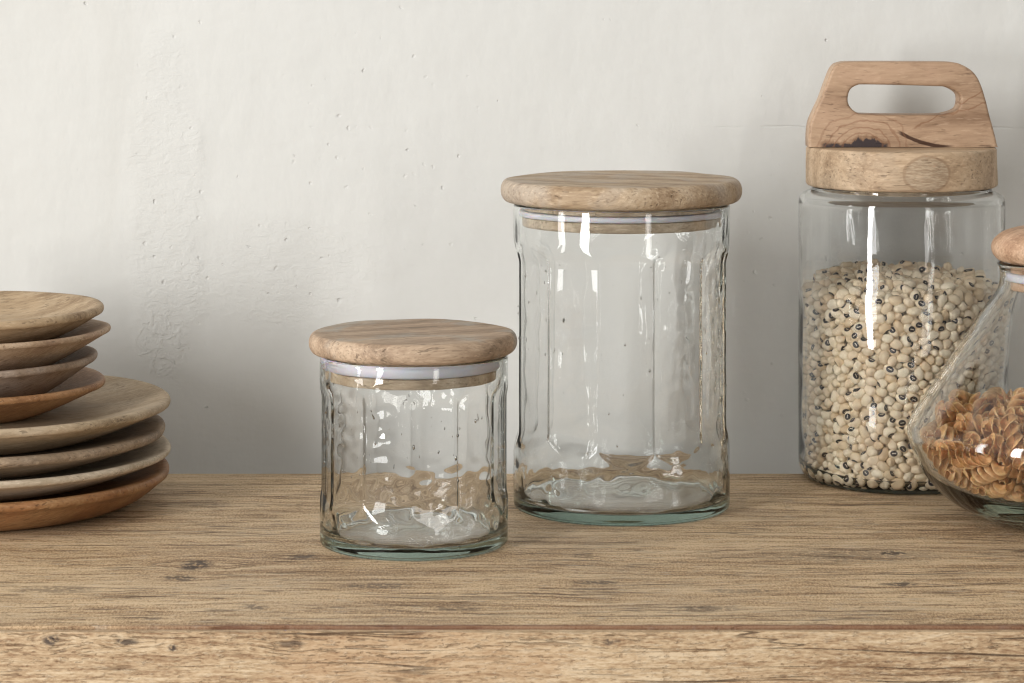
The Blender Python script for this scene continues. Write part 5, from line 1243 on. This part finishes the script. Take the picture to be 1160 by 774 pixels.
glass_body(fp, 256, fl_warp, GLF, fl)
FW = wood('flask_lid_wood', (.30, .17, .10), (.47, .30, .19), (.60, .42, .29), seed=9.4, rings=12, ringdist=6, patch=(.50, .30, .2), patchamt=.5, rough=.5)
lp = [(0, .1755), (.036, .1755), (.041, .1762), (.0448, .181), (.0456, .1855), (.0440, .190), (.0385, .1950), (.028, .1985), (0, .200)]
lo = obj('lid', lathe('lid', resample(rounded(lp, [0, .002, .003, .003, .003, .003, .005, .006, 0], 5), .003), FW, 128), fl)
obj('stopper', lathe('stopper', resample(rounded([(0, .156), (.0325, .156), (.0325, .1754), (0, .1754)], [0, .001, 0, 0], 3), .003), FW, 96), lo)
so = seal_ring(.0326, .0359, .1625, .1690); so.parent = lo


def fusilli(seed, L, Rr=.0066, turns=1.75):
    """three thin blades twisted round a common core, ruffled and slightly curved"""
    r = np.random.RandomState(seed)
    nu, nv = 72, 9; th = .0012
    VV = []; FF = []; RM = []; k = 0
    bend = r.uniform(-.10, .10, 2); ph0 = r.uniform(0, 6.28); tw = turns * 2 * np.pi * L / .034
    u = np.linspace(-.5, .5, nu)
    for bl in range(3):
        for sgn in (1, -1):
            vv = np.linspace(0, 1, nv)
            U, Vv = np.meshgrid(u, vv, indexing='ij')
            ang = ph0 + bl * 2 * np.pi / 3 + tw * U + Vv * .35 + .5 * Vv ** 4
            ruff = np.sin(U * tw * 2.3 + bl * 2 + seed) * .05 * Vv
            taper = 1 - .25 * smooth01((np.abs(U) - .42) / .08)
            rad = Rr * (.10 + .90 * Vv) * taper * (1 + ruff)
            ang = ang + .06 * np.sin(U * 31 + seed) * Vv
            tk = th * (.6 if False else 1) * (1 - .55 * Vv ** 3) * .5 * sgn
            x = U * L + np.sin(U * tw * 2.9 + bl * 1.7 + seed * 2.1) * .0004 * Vv ** 2
            y = rad * np.cos(ang) - tk * np.sin(ang); z = rad * np.sin(ang) + tk * np.cos(ang)
            # tangential thickness also along the length, so the blade has body
            y += bend[0] * (U ** 2) * L; z += bend[1] * (U ** 2) * L
            VV.append(np.stack([x, y, z], -1).reshape(-1, 3)); RM.append(Vv.ravel())
            a, c = np.meshgrid(np.arange(nu - 1), np.arange(nv - 1), indexing='ij'); a = a.ravel(); c = c.ravel()
            q = np.stack([a * nv + c, a * nv + c + 1, (a + 1) * nv + c + 1, (a + 1) * nv + c], 1)
            if sgn < 0: q = q[:, ::-1]
            FF.append(q + k); k += nu * nv
        # outer rim and ends of this blade
        s0 = k - 2 * nu * nv; s1 = k - nu * nv
        a = np.arange(nu - 1)
        FF.append(np.stack([s0 + a * nv + nv - 1, s1 + a * nv + nv - 1, s1 + (a + 1) * nv + nv - 1, s0 + (a + 1) * nv + nv - 1], 1))
        c = np.arange(nv - 1)
        FF.append(np.stack([s0 + c, s1 + c, s1 + c + 1, s0 + c + 1], 1))
        e = (nu - 1) * nv
        FF.append(np.stack([s0 + e + c + 1, s1 + e + c + 1, s1 + e + c, s0 + e + c], 1))
    return np.concatenate(VV), np.concatenate(FF), np.concatenate(RM)


def pasta_material():
    m, nt, out = mat('wholewheat_pasta'); N = NT(nt)
    tc = N.n('ShaderNodeTexCoord').outputs['Object']; info = N.n('ShaderNodeObjectInfo').outputs['Random']
    n = N.noise(tc, 260, 5, .65)
    col = N.ramp(n, [(.3, (.35, .155, .05)), (.5, (.57, .285, .10)), (.72, (.72, .42, .19))])
    col = N.mix(N.math('MULTIPLY', info, .4), col, (.66, .42, .24))
    rim = N.n('ShaderNodeAttribute', attribute_name='rim').outputs['Fac']
    col = N.mix(N.ss(rim, .80, 1.0, 0, .40), col, (.80, .52, .29))
    sp_ = N.ss(N.noise(tc, 1500, 2), .66, .72)
    col = N.mix(N.math('MULTIPLY', sp_, .35), col, (.80, .60, .38))
    b = N.bsdf(out, col, .52, N.bump(n, .35, .0006), spec=.35, sss=.25)
    return m


PM = pasta_material()
PL = [.030, .034, .038]
pmesh = {}
for v in range(3):
    for s in range(4):
        a, f, rm = fusilli(v * 7 + s + 1, PL[v] * (1, .86, .94, .78)[s])
        pmesh[(v, s)] = mesh_np('spiral_pasta', a, [f], PM); set_attr(pmesh[(v, s)], 'rim', rm)
pd = placements(PASTA)
firstp = {}
for i, (v, x, y, z, q) in enumerate(pd):
    key = (v, i % 4)
    if key not in firstp:
        o = bpy.data.objects.new('spiral_pasta', pmesh[key]); firstp[key] = o
    else:
        o = firstp[key].copy()
    C.objects.link(o)
    o.rotation_mode = 'QUATERNION'; o.location = (FX + x, FD + y, z); o.rotation_quaternion = q
    lvl = 'on top of the pile' if z > .066 else ('at the bottom of the pile' if z < .034 else 'midway down the pile')
    ax = q @ Vector((1, 0, 0))
    lie = 'standing on end' if abs(ax.z) > .75 else ('pointing at the viewer' if abs(ax.y) > .75 else ('lying level' if abs(ax.z) < .3 else 'lying aslant'))
    side = 'flask left' if x < -.045 else ('flask centre' if x < .03 else 'flask right')
    o['label'] = 'brown spiral pasta %s, %s, %s' % (lie, lvl, side)
    o['category'] = 'pasta'; o['group'] = 'spiral pasta in the flask'

# ================================================================== plates
def plate(name, px, d, Rr, zrim, zfoot, zfloor, tlip, label, cat, mt, group, seed, tilt=(0, 0), foot=.50, ex=1.35):
    """turned wooden dish: foot, flaring outside, soft lip, hollow inside"""
    x = (px - 580) * d / F
    h = zrim - zfoot
    o_ = [(0, .0012), (Rr * foot * .9, .0012), (Rr * foot * .96, 0), (Rr * foot, .0004)]
    for k in range(1, 9):
        s = k / 8
        o_.append((foot * Rr + (Rr * (1 - foot) - tlip * .42) * s, h * (.02 + .98 * s ** ex) - tlip * s ** ex))
    # lip
    zt = h
    lip = []
    for k in range(1, 8):
        a = -math.pi / 2 + math.pi * k / 8
        lip.append((Rr - tlip * .42 + tlip * .42 * math.cos(a), zt - tlip / 2 + tlip / 2 * math.sin(a)))
    zf = zfloor - zfoot
    inn = []
    for k in range(0, 9):
        s = 1 - k / 8
        rr_ = Rr * (.56 + .44 * s) - tlip * .75 * 1
        inn.append((rr_, zf + (h - zf) * s ** (ex + .1) - (.0 if k else .0003)))
    pts = o_ + lip + inn + [(0, zf)]
    me = lathe(name, resample(pts, .004), mt, 220, wobble(.0007, seed, .09))
    ob = obj(name, me, None, (x, d, zfoot))
    ob.rotation_euler = (R(tilt[0]), R(tilt[1]), rr.uniform(-.4, .4))
    tag(ob, label, cat, group)
    return ob


def W(name, d_, m_, l_, seed, **k):
    dk = lambda c: tuple(x * .86 for x in c)
    return wood(name, dk(d_), dk(m_), dk(l_), seed=seed, rings=k.pop('rings', 7), ringdist=k.pop('ringdist', 7), fibre=k.pop('fibre', 1.0), **k)


G1 = 'stack of large wooden plates'; G2 = 'stack of small wooden bowls'
D1 = 1.844
zf = lambda y: CAMZ - (y - HY) * D1 / F
# large plates, bottom to top
plate('wooden_plate', -21, D1, 212 * D1 / F, .0255, .0, .0145, .0066, 'honey brown large wooden plate at the very bottom of the stack', 'plate',
      W('honey_wood', (.19, .09, .035), (.34, .175, .075), (.45, .265, .125), 11.0, patch=(.30, .12, .045), patchamt=.4, rough=.42), G1, 1, (0, 0), .72, 1.7)
plate('wooden_plate', -19, D1, 212 * D1 / F, .0400, .0145, .0290, .0052, 'large wooden plate with a pale cream rim, second from the bottom', 'plate',
      W('cream_wood', (.40, .31, .21), (.56, .46, .34), (.68, .58, .45), 12.0, patch=(.5, .42, .32), patchamt=.3), G1, 2)
plate('wooden_plate', -25, D1, 211 * D1 / F, .0548, .0290, .0450, .0068, 'grey-brown large wooden plate with a thick rim, under the beige one', 'plate',
      W('grey_wood', (.20, .14, .085), (.34, .245, .16), (.46, .35, .245), 13.0, patch=(.28, .22, .17), patchamt=.6), G1, 3)
plate('wooden_plate', -21, D1, 213 * D1 / F, .0738, .0450, .0620, .0062, 'beige large wooden plate with smooth rim directly beneath the small bowls', 'plate',
      W('beige_wood', (.33, .24, .145), (.47, .355, .23), (.57, .45, .31), 14.0, patch=(.40, .33, .25), patchamt=.4), G1, 4)
# small bowls, bottom to top
plate('wooden_bowl', -27, D1, 144 * D1 / F, .0872, .0620, .0695, .0050, 'orange-brown small wooden bowl, lowest of the four small ones', 'bowl',
      W('orange_wood', (.25, .12, .05), (.42, .225, .10), (.55, .33, .17), 15.0, patch=(.34, .16, .07), patchamt=.4, rough=.48), G2, 5, (0, 0), .46, 1.15)
plate('wooden_bowl', -29, D1, 139 * D1 / F, .1040, .0695, .0905, .0054, 'grey-brown small wooden bowl between the orange one and the pinkish one', 'bowl',
      W('taupe_wood', (.20, .135, .085), (.34, .24, .165), (.46, .35, .25), 16.0, patch=(.40, .33, .28), patchamt=.5), G2, 6, (0, -1.0), .44, 1.1)
plate('wooden_bowl', -26, D1, 149 * D1 / F, .1225, .0905, .1120, .0044, 'pinkish tan small wooden bowl with thin rim, second from the top', 'bowl',
      W('pink_wood', (.32, .205, .125), (.48, .335, .215), (.59, .44, .31), 17.0, patch=(.42, .27, .2), patchamt=.4), G2, 7, (0, -1.0), .44, 1.1)
plate('wooden_bowl', -28, D1, 145 * D1 / F, .1385, .1120, .1250, .0062, 'light tan small wooden bowl with figured grain on top of the stack', 'bowl',
      W('tan_wood', (.28, .185, .105), (.45, .32, .195), (.58, .44, .29), 18.0, patch=(.50, .36, .22), patchamt=.6, rings=14), G2, 8, (0, -.4))
